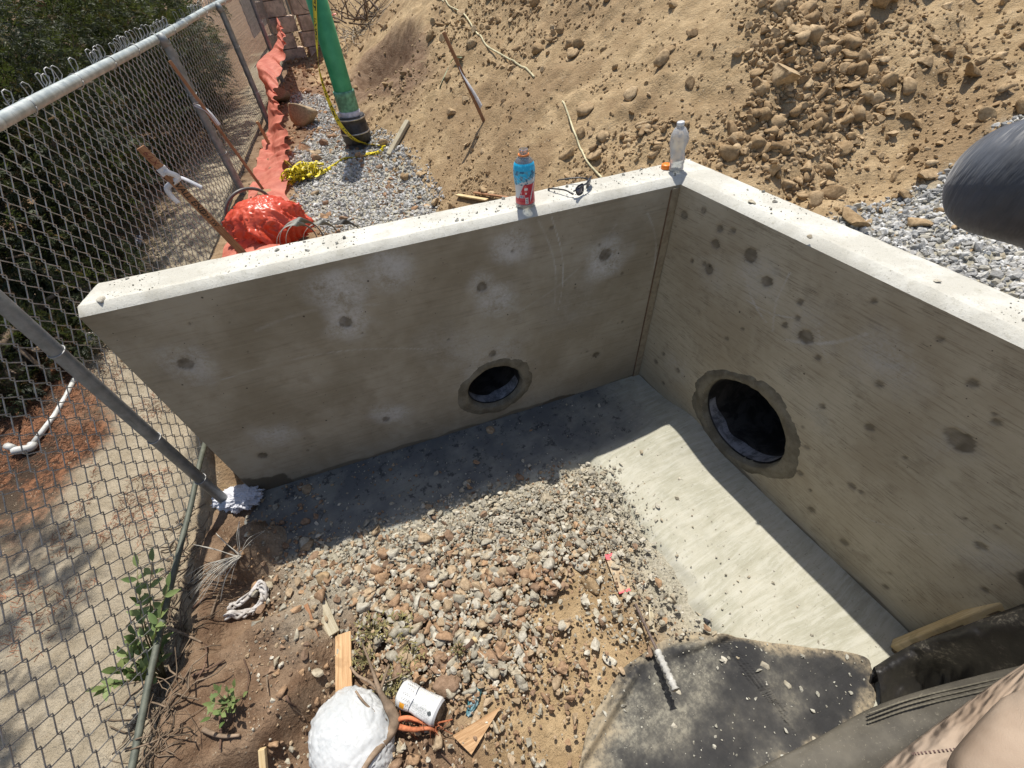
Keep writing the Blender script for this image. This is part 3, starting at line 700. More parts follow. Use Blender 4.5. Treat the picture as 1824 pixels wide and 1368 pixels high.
# --- gravel behind the headwall and right of the side wall
n = 42000; x = rs.uniform(-1.9, .1, n); y = rs.uniform(.35, 6.2, n)
gg = np.exp(-(((x + 1.05) / .50) ** 2 + ((y - 2.7) / 1.5) ** 2) ** 1.5) + .25 * fbm(x * 1.6, y * 1.6, 4, 71)
gg = np.maximum(gg, .8 * np.exp(-(((x + .98) / .28) ** 2 + ((y - 5.1) / 1.1) ** 2)))
keep = (rs.rand(n) < .9 * ss(.28, .5, gg)) & (y > LD[1] / LD[0] * x + T + .01) & (x < toe(y) + .25)
x, y = x[keep], y[keep]; m = len(x)
GP = [(.40, .40, .385), (.50, .50, .48), (.60, .60, .58), (.30, .30, .29), (.44, .42, .36)]
stones('gravel', np.stack([x, y, terrain(x, y)], 1), np.clip(.010 * (1 + rs.pareto(4, m)), .007, .028), pick(GP, m, rs), 1, 'pale grey crushed gravel around the green riser pipe', 'gravel', 6, nvar=7)
n = 22000; x = rs.uniform(T + .03, 1.7, n); y = rs.uniform(-1.9, .2, n)
keep = (rs.rand(n) < .97 * ss(-.42, -.55, y + .25 * fbm(x * 1.6, y * 1.6, 4, 71) + .10 * (x - .6)))
x, y = x[keep], y[keep]; m = len(x)
stones('gravel', np.stack([x, y, terrain(x, y)], 1), np.clip(.0085 * (1 + rs.pareto(3.5, m)), .006, .022), pick(GP, m, rs), 1, 'bluish grey crushed gravel behind the side wall', 'gravel', 7, nvar=7)
# --- heap clods
dense = [G(*q)[:2] for q in [(1335, 3), (1420, 3), (1560, 60), (1600, 200), (1520, 240), (1470, 340), (1400, 340), (1250, 295), (1225, 230), (1330, 190), (1350, 110)]]
d2 = [G(*q)[:2] for q in [(1560, 3), (1820, 3), (1820, 250), (1650, 300), (1600, 230), (1500, 100)]]
d3 = [G(*q)[:2] for q in [(800, 350), (830, 300), (960, 345), (1150, 200), (1240, 260), (1200, 285), (1000, 340)]]
n = 210000; rr = rs.rand(n); x = rs.uniform(-1.9, 9, n); y = rs.uniform(-1.2, 15, n)
n2_ = 60000; x = np.concatenate([x, rs.uniform(-1.0, 3.6, n2_)]); y = np.concatenate([y, rs.uniform(-.6, 4.0, n2_)]); n = len(x)
prob = .05 + .16 * ss(.02, .28, vn(x * 2.2, y * 1.1, 15) + vn(x * 6, y * 5, 16) * .5)
prob = np.where(inpoly(x + .07 * rs.normal(size=n), y + .07 * rs.normal(size=n), dense), .80, prob); prob = np.where(inpoly(x + .1 * rs.normal(size=n), y + .1 * rs.normal(size=n), d2), np.maximum(prob, .38), prob)
prob = np.where(inpoly(x + .04 * rs.normal(size=n), y + .04 * rs.normal(size=n), d3), .55, prob)
prob = np.maximum(prob, .22 * (x < toe(y) + .15))
dist = np.hypot(x - CAM[0], y - CAM[1]); prob = prob * np.where(dist > 6, .55, 1)
keep = (rs.rand(n) < prob) & ((y > LD[1] / LD[0] * x + T + .02) | (x > T + .02)) & ((x - FA[0]) * FN[0] + (y - FA[1]) * FN[1] > .05)
# only what the photo can show
x, y = x[keep], y[keep]
zt = terrain(x, y); q = (np.stack([x, y, zt], 1) - CAM) @ RM; uu = q[:, 0] / q[:, 2] * FPX + 912; vv = q[:, 1] / q[:, 2] * FPX + 684
k_ = (q[:, 2] > .2) & (uu > 300) & (uu < 2050) & (vv > -120) & (vv < 700)
x, y, zt = x[k_], y[k_], zt[k_]; m = len(x); dist = np.hypot(x - CAM[0], y - CAM[1])
inD = inpoly(x, y, dense)
size = .0065 * (1 + rs.pareto(2.3, m)) * np.where(inD, 1.6, 1.0) * np.clip(dist / 4, .9, 2.0); size = np.clip(size, .005, .055)
P = np.stack([x, y, zt], 1); cols = pick(TANS, m, rs); rd = x < toe(y); cols[rd] = pick(BRNS, int(rd.sum()), rs) * np.array([1.0, .92, .88])
ap = size / dist; order = np.argsort(-ap); big = order[:240]; rest = order[240:]; med = ap[rest] > .0042
print('clods', m, med.sum())
stones('soil_clods', P[rest][med], size[rest][med], cols[rest][med], 2, 'tan soil clods strewn over the excavation heap', 'clods', 8, angular=.62)
stones('soil_crumbs', P[rest][~med], size[rest][~med], cols[rest][~med], 1, 'small soil crumbs strewn over the excavation heap', 'clods', 9, angular=.5, nvar=5)
for i in big: one_rock('soil_clod', P[i], size[i], OM_B if rd[i] else OM_T, 'rounded tan soil clod lying on the face of the excavation heap' if not rd[i] else 'reddish soil clod lying at the foot of the excavation heap', 'clod', 'clods on the excavation heap' if not rd[i] else 'clods at the foot of the heap', sub=2, angular=.62)
for px, py, r, lb, sd_ in [(1393, 150, 36, 'largest dark-topped boulder, high on the right part of the heap', 1), (1470, 183, 15, 'pointed clod right of the largest boulder', 2), (1538, 178, 16, 'wedge clod two stones right of the largest boulder', 3), (1425, 195, 16, 'squarish clod just below the largest boulder', 4),
        (1362, 210, 17, 'rough clod below left of the largest boulder', 5), (1390, 213, 15, 'lumpy oval clod in the pile below the largest boulder', 6), (1724, 135, 29, 'long flat pale clod on the upper right of the heap', 7), (1616, 212, 16, 'pale yellow clod in the middle of the right heap face', 8),
        (1636, 224, 11, 'small clod touching the pale yellow one', 9), (1737, 228, 11, 'oval clod above the gloved finger', 0), (1645, 318, 19, 'reddish broken clod left of the gloved finger', 1), (1480, 355, 21, 'orange-brown broken clod behind the side wall', 2), (1607, 350, 15, 'flat tan clod behind the side wall top', 3),
        (1230, 150, 12, 'dark cube-like clod in the middle of the heap', 4), (1053, 238, 10, 'round grey clod beside the lower cord', 5), (1075, 265, 13, 'pale clod right of the lower cord', 6), (1520, 400, 30, 'broad pale rock slab partly buried behind the side wall', 7), (1640, 405, 24, 'low pale rock near the blue-grey gravel', 8),
        (1568, 5, 22, 'rock at the top edge of the heap, right half', 9), (1330, 100, 12, 'clod left of the largest boulder', 2), (1780, 460, 13, 'dark-edged concrete lump on the blue-grey gravel', 5), (1230, 65, 12, 'clod high up in the middle of the heap', 1)]:
    p = G(px, py); one_rock('heap_boulder', p, rpx(p, r), OM_G if 'concrete' in lb else OM_T, lb, 'clod', seed=sd_, angular=.75, sink=.2, flatz=.6 if 'flat' in lb or 'slab' in lb or 'low' in lb else 1)
for px, py, r, lb, sd_ in [(540, 205, 34, 'big reddish dirt boulder on gravel beside the orange fabric', 5), (500, 172, 22, 'tan boulder leaning behind the big reddish one', 3), (640, 276, 10, 'dark stone at the foot of the black coupling', 5), (475, 345, 14, 'tan clod left of the yellow tape bundle', 1)]:
    p = G(px, py + r * .5); one_rock('dirt_boulder', p, rpx(p, r), OM_B, lb, 'boulder', seed=sd_, angular=.45, sink=.05)
# ------------------------------------------------------------------ chain-link fence
def galv(name, c0, c1, rough=.45, metal=.55):
    k = NT(name); co = k.obj(); n = k.noise(co, 22, 5, .65); f = k.noise(k.mapped(co, (60, 60, 6)), 1.0, 4, .6)
    c = k.mix(k.ramp(n, .35, .68), c0, c1); c = k.mix(k.math('MULTIPLY', k.ramp(f, .58, .68), .35), c, tuple(v * .55 for v in c0))
    k.bsdf(c, k.math('ADD', rough - .1, k.math('MULTIPLY', n, .3)), k.bump(f, .08, .002), .5, Metallic=metal); return k.m
GRAIL = galv('galvanised_rail', (.34, .38, .37), (.50, .54, .52), .45, .4)
GPOST = galv('galvanised_post', (.20, .215, .22), (.31, .325, .33), .5, .5)
GWIRE = galv('galvanised_wire', (.30, .30, .295), (.50, .50, .49), .42, .5)
ZR = 1.672
def FP(s, z, off=0.0): return FA + FD * s + FN * off + np.array([0, 0, z])
fence = empty('chain_link_fence', tuple(FP(0, 0)), 'galvanised chain-link fence with round top rail and posts, running away on the left', 'fence')
b = MB()
P = [FP(s, ZR + .004 * math.sin(s * 1.7), .004 * math.sin(s)) for s in np.arange(-2.6, 17, .2)]
b.tube(P, .0235, 18)
b.build('top_rail', GRAIL, fence, True)
def fence_h(s): 
    p = FP(s, 0); return Hz(p[0] + .02, p[1])
posts = [-2.35, 0.0, 2.66, 4.70, 6.72, 8.75, 10.8, 12.8, 14.8]
for i, s in enumerate(posts):
    b = MB(); g0 = fence_h(s) - .25 if i > 1 else -.15
    off = .045
    r = .0245 if i < 2 else .029
    b.tube([FP(s, g0, off), FP(s, .7, off), FP(s, ZR - .045, off), FP(s, ZR - .03, off)], r, 18); b.tube([FP(s, ZR - .05, off), FP(s, ZR + .018, off - .02)], r + .004, 14)
    po = b.build('post', GPOST, fence, True)
    for zb in ((.28, .62, 1.13) if i < 2 else (.95, 1.35)):
        t = MB(); n = 24; q = FP(s, zb, off); ring_ = [q + FN * (r + .0022) * math.cos(a) + FD * (r + .0022) * math.sin(a) + np.array([0, 0, .006 * math.sin(a)]) for a in np.linspace(0, 2 * math.pi, n)]
        t.tube(ring_, .0022, 6); t.build('wire_tie', GWIRE, po, True)
for s in np.arange(-1.2, 14, .42):
    s = s + random.uniform(-.06, .06); t = MB(); n = 18
    t.tube([FP(s + .01 * math.sin(a), ZR, 0) + FN * .0285 * math.cos(a) + np.array([0, 0, .0285 * math.sin(a)]) for a in np.linspace(0, 2 * math.pi, n)], .0022, 5); t.build('rail_tie', GWIRE, fence, True)
# fabric: every wire is a zigzag, hooked round its neighbours
pit_ = .0385; hs = .0505; V = []; F = []
def wirepath(i, s0):
    bot = .17 + .0 if s0 < 1.0 else fence_h(s0) - .02
    if .3 < s0 < 1.2: bot = .17 + (s0 - .3) / .9 * (fence_h(1.25) - .19)
    nst = int((ZR + .015 - bot) / hs); pts = []
    for j in range(nst + 1):
        z = ZR + .018 - j * hs; side = ((i + j) % 2)
        sx = s0 + (pit_ * .5 + .004 if side else -pit_ * .5 - .004)
        w = .35 * ss(ZR, .6, z)
        du = w * (.030 * float(vn(s0 * 1.9, z * 2.6, 11)) + .012 * float(vn(s0 * 6, z * 6, 12))) - .03 * (1 - z / ZR) * (s0 < .5) * 0
        dv = -.033 + w * .05 * float(vn(s0 * 1.3, z * 1.7, 13)) + (.003 if side else -.003)
        pts.append(FP(sx + du, z + .010 * w * float(vn(s0 * 3, z * 3, 14)), dv))
        # hook: short upright dwell at each crossing
        pts.append(FP(sx + du - (.0012 if side else -.0012), z - .010, dv + (-.005 if side else .005)))
    return pts
allV = []; allF = []; off_ = 0
svals = np.arange(-2.6, 15.0, pit_)
def add_tube(P, r, n=4):
    global off_
    P = np.array(P); m = len(P); t = np.gradient(P, axis=0); t /= np.linalg.norm(t, axis=1)[:, None] + 1e-9
    u = np.cross(t, FN); u /= np.linalg.norm(u, axis=1)[:, None] + 1e-9; w = np.cross(t, u)
    a = 2 * np.pi * np.arange(n) / n
    V = P[:, None] + r * (np.cos(a)[None, :, None] * u[:, None] + np.sin(a)[None, :, None] * w[:, None])
    ix = np.arange(m * n).reshape(m, n) + off_
    F = np.stack([ix[:-1], np.roll(ix, -1, 1)[:-1], np.roll(ix, -1, 1)[1:], ix[1:]], -1).reshape(-1, 4)
    allV.append(V.reshape(-1, 3)); allF.append(F); off_ += m * n
for i, s0 in enumerate(svals):
    near = s0 < 3.2
    pts = wirepath(i, s0)
    add_tube(pts, .00205 if near else .0019, 6 if near else 3)
    if random.random() < .62:      # knuckled top
        top = pts[0]; sd2 = 1 if (i % 2) else -1
        hgt_ = .034 + .022 * random.random(); lean = random.uniform(-.016, .016)
        loop = [top, top + FD * .002 + np.array([0, 0, hgt_ * .6]), top + FD * (.004 + lean) + np.array([0, 0, hgt_]), top + FD * (.010 + lean) + FN * .010 + np.array([0, 0, hgt_ + .004]), top + FD * (.014 + lean) + FN * .021 + np.array([0, 0, hgt_ - .006]), top + FD * .014 + FN * .018 + np.array([0, 0, hgt_ * .35]), top + FD * .008 + np.array([0, 0, -.005])]
        add_tube(loop, .0023, 5 if near else 3)
mesh_obj('mesh_fabric', np.concatenate(allV), np.concatenate(allF), GWIRE, fence, True)
b = MB(); P = [pf(355, 828, -.02), pf(340, 900, -.02), pf(322, 970, -.02), pf(300, 1060, -.02), pf(268, 1200, -.02), pf(235, 1368, -.02)]
P = [P[0] + FD * .2 + np.array([0, 0, .0])] + P + [P[-1] - FD * 1.2]
b.tube(P, .0125, 12); b.build('bottom_rail', galv('mossy_rail', (.085, .095, .075), (.15, .16, .125), .6, .2), fence, True)
# ------------------------------------------------------------------ foliage
def leafmat(name, a_, b_, c_):
    k = NT(name); at = k.n('Attribute', attribute_name='col'); sep = k.n('SeparateColor', {0: at.outputs['Color']})
    c = k.mix(sep.outputs[0], a_, b_); c = k.mix(k.math('MULTIPLY', k.ramp(sep.outputs[1], .86, .97), .9), c, c_)
    d = k.n('BsdfPrincipled'); k.set(d, 'Base Color', c); k.set(d, 'Roughness', .55); d.inputs['Specular IOR Level'].default_value = .3
    t = k.n('BsdfTranslucent'); k.set(t, 'Color', k.mix(.5, c, (.20, .26, .05)))
    m = k.n('MixShader', {0: .25, 1: d.outputs[0], 2: t.outputs[0]}); k.t.links.new(m.outputs[0], k.out.inputs[0]); return k.m
JUN = leafmat('juniper_leaf', (.014, .021, .009), (.088, .105, .042), (.15, .085, .035))
BARK = flat('bark', (.16, .12, .085), .95, .1, 0, .35, 40, .8)
def fronds(n_leaf, rs, length=.14):
    """flat feathery juniper spray: a stem line with overlapping scale leaflets"""
    V = []; F = []
    for i in range(n_leaf):
        t = i / n_leaf; sd3 = 1 if i % 2 else -1; a = sd3 * rs.uniform(.4, .9); L = length * .42 * (1 - t * .75) * rs.uniform(.7, 1.2)
        o = np.array([t * length, 0, .02 * math.sin(t * 3)]); d = np.array([math.cos(a), math.sin(a), rs.uniform(-.25, .25)]); p = np.array([-d[1], d[0], rs.uniform(-.6, .6)]) * L * .13
        k0 = len(V); V += [o, o + d * L * .5 + p, o + d * L, o + d * L * .5 - p]; F.append((k0, k0 + 1, k0 + 2, k0 + 3))
    return np.array(V), np.array(F)
def crown(name, centres, parent, mat, nfr, seed, length=.16, nl=14, droop=.2, keepf=None):
    rs = np.random.RandomState(seed); shp = [fronds(nl, rs, length) for _ in range(5)]
    Ps = []; Ds = []
    for (c, r, w) in centres:
        k_ = int(nfr * w); d = rs.normal(size=(k_, 3)); d /= np.linalg.norm(d, axis=1)[:, None]
        rad = np.where(rs.rand(k_) < .72, rs.uniform(.78, 1.12, k_), rs.uniform(.3, .8, k_)); lump = 1 + .55 * vn3(d * 2.3 + 20, seed % 7)
        Ps.append(np.array(c) + d * np.array(r) * (rad * lump)[:, None]); Ds.append(d)
    P = np.concatenate(Ps); D = np.concatenate(Ds)
    g = vn3(P * 3.1 + 20, 3) + .5 * vn3(P * 7 + 20, 4); kp = g > -.22
    gr_ = terrain(P[:, 0], P[:, 1], False); kp &= P[:, 2] > gr_ + .02
    if keepf is not None: kp &= keepf(P)
    P, D = P[kp], D[kp]; n = len(P)
    x = D + rs.normal(0, .45, (n, 3)) - np.array([0, 0, droop]); x /= np.linalg.norm(x, axis=1)[:, None]
    up = np.array([0, 0, 1.]) + rs.normal(0, .5, (n, 3)); y = np.cross(up, x); y /= np.linalg.norm(y, axis=1)[:, None] + 1e-9; z = np.cross(x, y)
    RR = np.stack([x, y, z], 2); sc = rs.uniform(.6, 1.35, n); vi = rs.randint(0, 5, n); Vs = []; Fs = []; Cs = []; off = 0
    for i in range(5):
        m = vi == i; q = int(m.sum()); B, F = shp[i]
        W = np.einsum('nij,vj->nvi', RR[m], B) * sc[m][:, None, None] + P[m][:, None]
        Vs.append(W.reshape(-1, 3)); nv = len(B); Fs.append((F[None] + (np.arange(q) * nv)[:, None, None]).reshape(-1, 4) + off); off += q * nv
        cc = np.clip(.38 + 1.5 * vn3(P[m] * 2.2 + 20, 6) + rs.normal(0, .16, q), 0, 1); c2 = np.stack([cc, rs.rand(q), cc], 1); Cs.append(np.repeat(c2, nv, 0))
    return mesh_obj(name, np.concatenate(Vs), np.concatenate(Fs), mat, parent, False, col=np.concatenate(Cs))
def limbs(parent, base, ends, r0=.05, seed=0):
    rs = np.random.RandomState(seed); b = MB(); base = np.array(base, float)
    for e in ends:
        e = np.array(e, float); P = [base + (e - base) * t + rs.normal(0, .05, 3) * math.sin(t * 3.1) + np.array([0, 0, .12 * math.sin(t * 3.1)]) for t in np.linspace(0, 1, 7)]
        b.tube(P, [r0 * (1 - .8 * t) for t in np.linspace(0, 1, 7)], 7)
        for _ in range(4):
            i = rs.randint(2, 6); q = P[i] + rs.normal(0, .22, 3); b.tube([P[i], (P[i] + q) / 2 + rs.normal(0, .03, 3), q], [r0 * .3, r0 * .2, r0 * .08], 5)
    return b.build('trunk', BARK, parent, True)
def juniper(base, blobs, nfr, seed, label, length=.16, cat='juniper', keepf=None):
    x, y = base; z = Hz(x, y); t = empty('juniper', (x, y, z), label, cat, 'junipers beyond the fence')
    limbs(t, (x, y, z - .05), [np.array(c) for c, r, w in blobs], .06, seed); crown('crown', blobs, t, JUN, nfr, seed, length, keepf=keepf); return t
off_fence = lambda P: ((P - FA) @ FN) < -.28
def row_juniper(al, off, blobs, nfr, seed, label, length=.13, mind=-.3, bz=None):
    p = FP(al, 0, off); bl_ = [(tuple(FP(a_, z_, o_)), r_, w_) for a_, o_, z_, r_, w_ in blobs]
    return juniper((p[0], p[1]), bl_, nfr, seed, label, length, keepf=lambda P: ((P - FA) @ FN) < mind)
row_juniper(2.9, -1.5, [(2.5, -1.45, .75, (.62, .6, .55), 1), (2.9, -1.1, 1.15, (.5, .6, .45), .9), (3.3, -1.5, 1.5, (.6, .7, .5), 1), (2.6, -2.1, 1.2, (.6, .7, .6), 1)], 2300, 1, 'nearest dark juniper pressed up against the fence, its lower boughs over red needles', .11)
row_juniper(2.7, -3.0, [(2.6, -2.9, .9, (.7, .8, .7), 1), (3.2, -2.6, 1.6, (.7, .8, .6), 1), (2.3, -3.6, 1.3, (.7, .8, .8), .9), (3.6, -3.4, 1.9, (.9, .9, .6), 1)], 2000, 2, 'juniper at the upper left edge of the photo with sunlit yellowish sprays', .13)
row_juniper(4.3, -1.6, [(4.1, -1.35, 1.0, (.6, .7, .5), 1), (4.6, -1.3, 1.6, (.8, .8, .5), 1), (5.3, -1.0, 1.2, (.6, .6, .5), 1.1), (5.2, -2.2, 1.7, (.8, .9, .7), 1)], 2100, 3, 'broad juniper behind the rail between the first and second posts', .13)
row_juniper(5.5, -4.0, [(5.0, -3.6, 1.4, (1.1, 1.1, 1.0), 1), (6.3, -3.3, 1.8, (1.1, 1.1, 1.0), 1), (4.6, -5.2, 1.6, (1.3, 1.2, 1.0), 1)], 2300, 4, 'tall dark juniper filling the corner behind the others', .18)
row_juniper(7.2, -2.0, [(6.6, -1.4, 1.3, (.8, .8, .7), 1.1), (7.6, -1.9, 1.7, (.9, .9, .8), 1), (8.6, -2.3, 1.8, (1.0, 1.0, .9), .9)], 1900, 5, 'juniper at the top edge of the photo where the rail leaves the frame', .17)
row_juniper(11, -6, [(10, -4.5, 2.0, (2, 2, 1.8), 1), (8, -7, 2.0, (2.5, 2, 1.8), 1), (13, -3.5, 2.0, (1.6, 2, 1.8), 1), (6, -8.5, 2.2, (2.5, 2.5, 2), 1)], 1700, 6, 'far dark conifer seen as black gaps between the nearer junipers', .32)
row_juniper(1.95, -1.0, [(2.1, -.95, .33, (.32, .34, .24), 1), (1.75, -1.35, .24, (.34, .28, .17), .9), (1.9, -1.95, .30, (.40, .3, .24), .9), (2.3, -1.5, .5, (.4, .4, .3), 1)], 900, 7, 'low green juniper bough just left of the free wall end, over white pipe', .10)
q_ = [tuple(pz(112, 612, .22)), tuple(pz(60, 590, .25)), tuple(pz(12, 690, .16)), tuple(pz(-40, 640, .25))]
juniper(q_[2][:2], [(q_[0], (.22, .22, .14), 1.0), (q_[1], (.25, .25, .18), 1), (q_[2], (.20, .22, .12), .9), (q_[3], (.3, .3, .25), 1)], 900, 8, 'small green sprig of juniper at the left photo edge below the rail', .085)
# overhead conifer whose shade dapples the sand beyond the fence
t = empty('conifer', (-4.9, 1.2, Hz(-4.9, 1.2)), 'tall conifer beyond the fence whose boughs dapple the sand', 'tree')
bl = [((-3.35, .95, 3.6), (.5, .35, .14), 1), ((-3.05, 1.75, 3.9), (.40, .35, .14), .7), ((-3.7, .45, 3.2), (.4, .25, .12), .8), ((-3.15, .15, 3.3), (.25, .2, .1), .45), ((-4.3, 1.3, 4.0), (.6, .6, .4), 1), ((-4.9, .4, 4.3), (.6, .6, .4), 1), ((-3.6, -.25, 3.4), (.4, .22, .1), .6)]
bl += [(tuple(FP(a_, z_, o_)), (r_, r_, .14), w_) for a_, o_, z_, r_, w_ in [(3.4, -.5, 2.9, .35, .5), (4.3, -.9, 3.1, .5, .9), (5.0, -.4, 2.9, .4, .6), (5.8, -.8, 3.2, .6, 1.1), (6.9, -.5, 3.1, .6, 1.1), (8.0, -.9, 3.2, .7, 1.3), (3.9, -.2, 3.0, .25, .3)]]
limbs(t, (-4.9, 1.2, Hz(-4.9, 1.2) - .05), [(-4.9, 1.25, 5.2)] , .12, 21)
limbs(t, (-4.9, 1.2, 3.0), [np.array(c) for c, r, w in bl], .03, 22); crown('crown', bl, t, JUN, 300, 23, .16)
# dry needles lying under the junipers
rs2 = np.random.RandomState(3); n = 26000; x = rs2.uniform(-4.8, -2.5, n); y = rs2.uniform(-.3, 3.4, n); sF = (x - FA[0]) * FN[0] + (y - FA[1]) * FN[1]
m_ = (vn(x * 1.3, y * 1.3, 5) + .5 * vn(x * 4, y * 4, 6) > -.02) & (sF < -.35) & ((sF < -.85 + .3 * vn(x * 3, y * 3, 2)) | (vn(x * 3, y * 3, 9) > .25)) & (rs2.rand(n) < ss(-.3, .5, y)); x = x[m_]; y = y[m_]; n = len(x)
a = rs2.uniform(0, 6.28, n); L = rs2.uniform(.015, .05, n); z = terrain(x, y) + .002; w = .0011
d = np.stack([np.cos(a), np.sin(a), rs2.uniform(-.05, .35, n)], 1) * L[:, None]; q = np.stack([-np.sin(a), np.cos(a), 0 * a], 1) * w; P0 = np.stack([x, y, z], 1)
V = np.stack([P0 - q, P0 + q, P0 + d + q, P0 + d - q], 1).reshape(-1, 3); F = np.arange(4 * n).reshape(n, 4)
tag(mesh_obj('fallen_needles', V, F, flat('rust_needles', (.27, .135, .08), .9, .1, 0, .4, 9), None, False), 'rust-red dry conifer needles littering the sand beyond the fence', 'needles', kind='stuff')
# leafy seedling growing through the fence and the weed tuft
GREEN = leafmat('ash_leaf', (.11, .17, .055), (.26, .32, .12), (.34, .34, .10))
STEM = flat('green_stem', (.17, .15, .07), .8)
def leaf(c, d, nrm, L, w, V, F, C, rs):
    d = d / np.linalg.norm(d); s3 = np.cross(nrm, d); s3 /= np.linalg.norm(s3) + 1e-9; n3 = np.cross(d, s3)
    k0 = len(V)
    prof = [(0, .06), (.2, .75), (.45, 1), (.72, .7), (1, .02)]
    for t, ww in prof:
        m = c + d * L * t - n3 * L * .12 * t * t
        V += [m - s3 * w * ww + n3 * w * .3 * ww, m, m + s3 * w * ww + n3 * w * .3 * ww]; cv = rs.uniform(0, 1)
    for _ in range(15): C.append((cv, rs.uniform(0, .95) if False else cv * .9, cv))
    for i in range(4):
        for j in (0, 1): F.append((k0 + i * 3 + j, k0 + i * 3 + j + 1, k0 + i * 3 + j + 4, k0 + i * 3 + j + 3))
def seedling(name, base, tips, label, cat, nleaf, L, w, seed, mat):
    rs = np.random.RandomState(seed); t = empty(name, tuple(base), label, cat); V = []; F = []; C = []; b = MB(); b.tube([base - np.array([0, 0, .03]), base + np.array([0, 0, .02])], .005, 6)
    for tip in tips:
        tip = np.array(tip); P = [base * (1 - s) + tip * s + np.array([0, 0, .05 * math.sin(s * 3.1)]) for s in np.linspace(0, 1, 8)]
        b.tube(P, [.004 * (1 - .7 * s) for s in np.linspace(0, 1, 8)], 6)
        for i in range(nleaf):
            s = .25 + .75 * i / nleaf; c = base * (1 - s) + tip * s + np.array([0, 0, .05 * math.sin(s * 3.1)])
            ax = (tip - base) / np.linalg.norm(tip - base)
            for sd4 in (-1, 1):
                up = np.array([0, 0, 1.]) + rs.normal(0, .25, 3); sidev = np.cross(ax, up); d = ax * .6 + sidev * sd4 + rs.normal(0, .2, 3); leaf(c, d, up, L * rs.uniform(.7, 1.2), w, V, F, C, rs)
        leaf(tip, (tip - base), np.array([0, 0, 1.]), L * 1.1, w, V, F, C, rs)
    b.build('stem', STEM, t, True); mesh_obj('leaves', np.array(V), F, mat, t, True, col=np.array(C)); return t
b0 = G(295, 1210)
T3 = lambda px, py, o: pf(px, py, o)
seedling('ash_seedling', b0, [T3(272, 1000, -.05), T3(245, 1010, -.10), T3(300, 1045, .02), T3(185, 1225, -.16), T3(210, 1195, -.12), T3(262, 1195, -.04), T3(240, 1130, -.08), T3(225, 1165, -.1), T3(285, 1100, .02), T3(250, 1060, -.06)], 'young ash seedling with pinnate green leaves growing through the fence', 'seedling', 6, .055, .0125, 4, GREEN)
b1 = G(420, 1258); seedling('weed', b1, [b1 + np.array([math.cos(a) * .05, math.sin(a) * .05, .05 + .02 * (a % 2)]) for a in np.arange(0, 6.2, .9)], 'small green weed tuft on the dark mound left of the white bag', 'weed', 2, .032, .008, 6, GREEN)

# roots and twigs tangled along the foot of the fence
rs5 = np.random.RandomState(17); b = MB()
for i in range(230):
    px, py = rs5.uniform(285, 350), rs5.uniform(930, 1365); px -= (py - 930) * .10; px += rs5.uniform(-10, 25)
    p = G(px, py, .008); a = rs5.uniform(0, 6.28); L = rs5.uniform(.04, .16); d = np.array([math.cos(a), math.sin(a), 0])
    P = [p]
    for q in range(4): d = d + rs5.normal(0, .35, 3) * [1, 1, .3]; d /= np.linalg.norm(d); n_ = P[-1] + d * L / 4; n_[2] = max(n_[2], Hz(n_[0], n_[1]) + .003); P.append(n_)
    b.tube(P, rs5.uniform(.001, .0035), 4)
tag(b.build('root_litter', flat('dead_root', (.20, .15, .105), .9, .1, 0, .4, 12), None, True), 'dead roots and twigs tangled along the foot of the fence', 'twigs', kind='stuff')
# ------------------------------------------------------------------ helpers for small things
def pr(x, y, d):
    r = ray(x, y); return CAM + r / np.linalg.norm(r) * d
def unit(v): v = np.array(v, float); return v / (np.linalg.norm(v) + 1e-12)
def curve_pts(P, n=40):
    P = np.array(P, float); t = np.linspace(0, len(P) - 1, n); out = []
    for q in t:
        i = int(min(q, len(P) - 2)); f = q - i; p0 = P[max(i - 1, 0)]; p1 = P[i]; p2 = P[i + 1]; p3 = P[min(i + 2, len(P) - 1)]
        out.append(.5 * ((2 * p1) + (-p0 + p2) * f + (2 * p0 - 5 * p1 + 4 * p2 - p3) * f * f + (-p0 + 3 * p1 - 3 * p2 + p3) * f ** 3))
    return out
def wood(name, c0, c1, grain=1.0, paint=None):
    k = NT(name); co = k.uv(); n = k.noise(k.mapped(co, (4, 90 * grain, 1)), 1.0, 5, .65, .6); m = k.noise(co, 14, 5, .6)
    kn = k.n('TexVoronoi', {'Vector': k.mapped(co, (9, 30, 1)), 'Scale': 1.0})
    c = k.mix(k.ramp(n, .38, .62), c0, c1); c = k.mix(k.math('MULTIPLY', k.ramp(m, .52, .66), .45), c, tuple(v * .6 for v in c0)); c = k.mix(k.math('MULTIPLY', k.ramp(kn.outputs['Distance'], .14, .05), .6), c, tuple(v * .45 for v in c0))
    if paint: c = k.mix(k.ramp(k.math('ADD', k.math('MULTIPLY', k.math('ABSOLUTE', k.math('SUBTRACT', k.n('SeparateXYZ', {0: co}).outputs[0], .095)), 12.0), k.math('MULTIPLY', m, .6)), 1.05, 1.2), c, paint)
    k.bsdf(c, .8, k.bump(n, .35, .003), .2); return k.m
PLY = wood('plywood', (.42, .25, .125), (.60, .40, .22)); LATH = wood('cedar_lath', (.25, .125, .065), (.38, .21, .115)); GREYW = wood('weathered_wood', (.36, .31, .21), (.52, .47, .35)); PINE = wood('raw_pine', (.55, .40, .20), (.68, .53, .31))
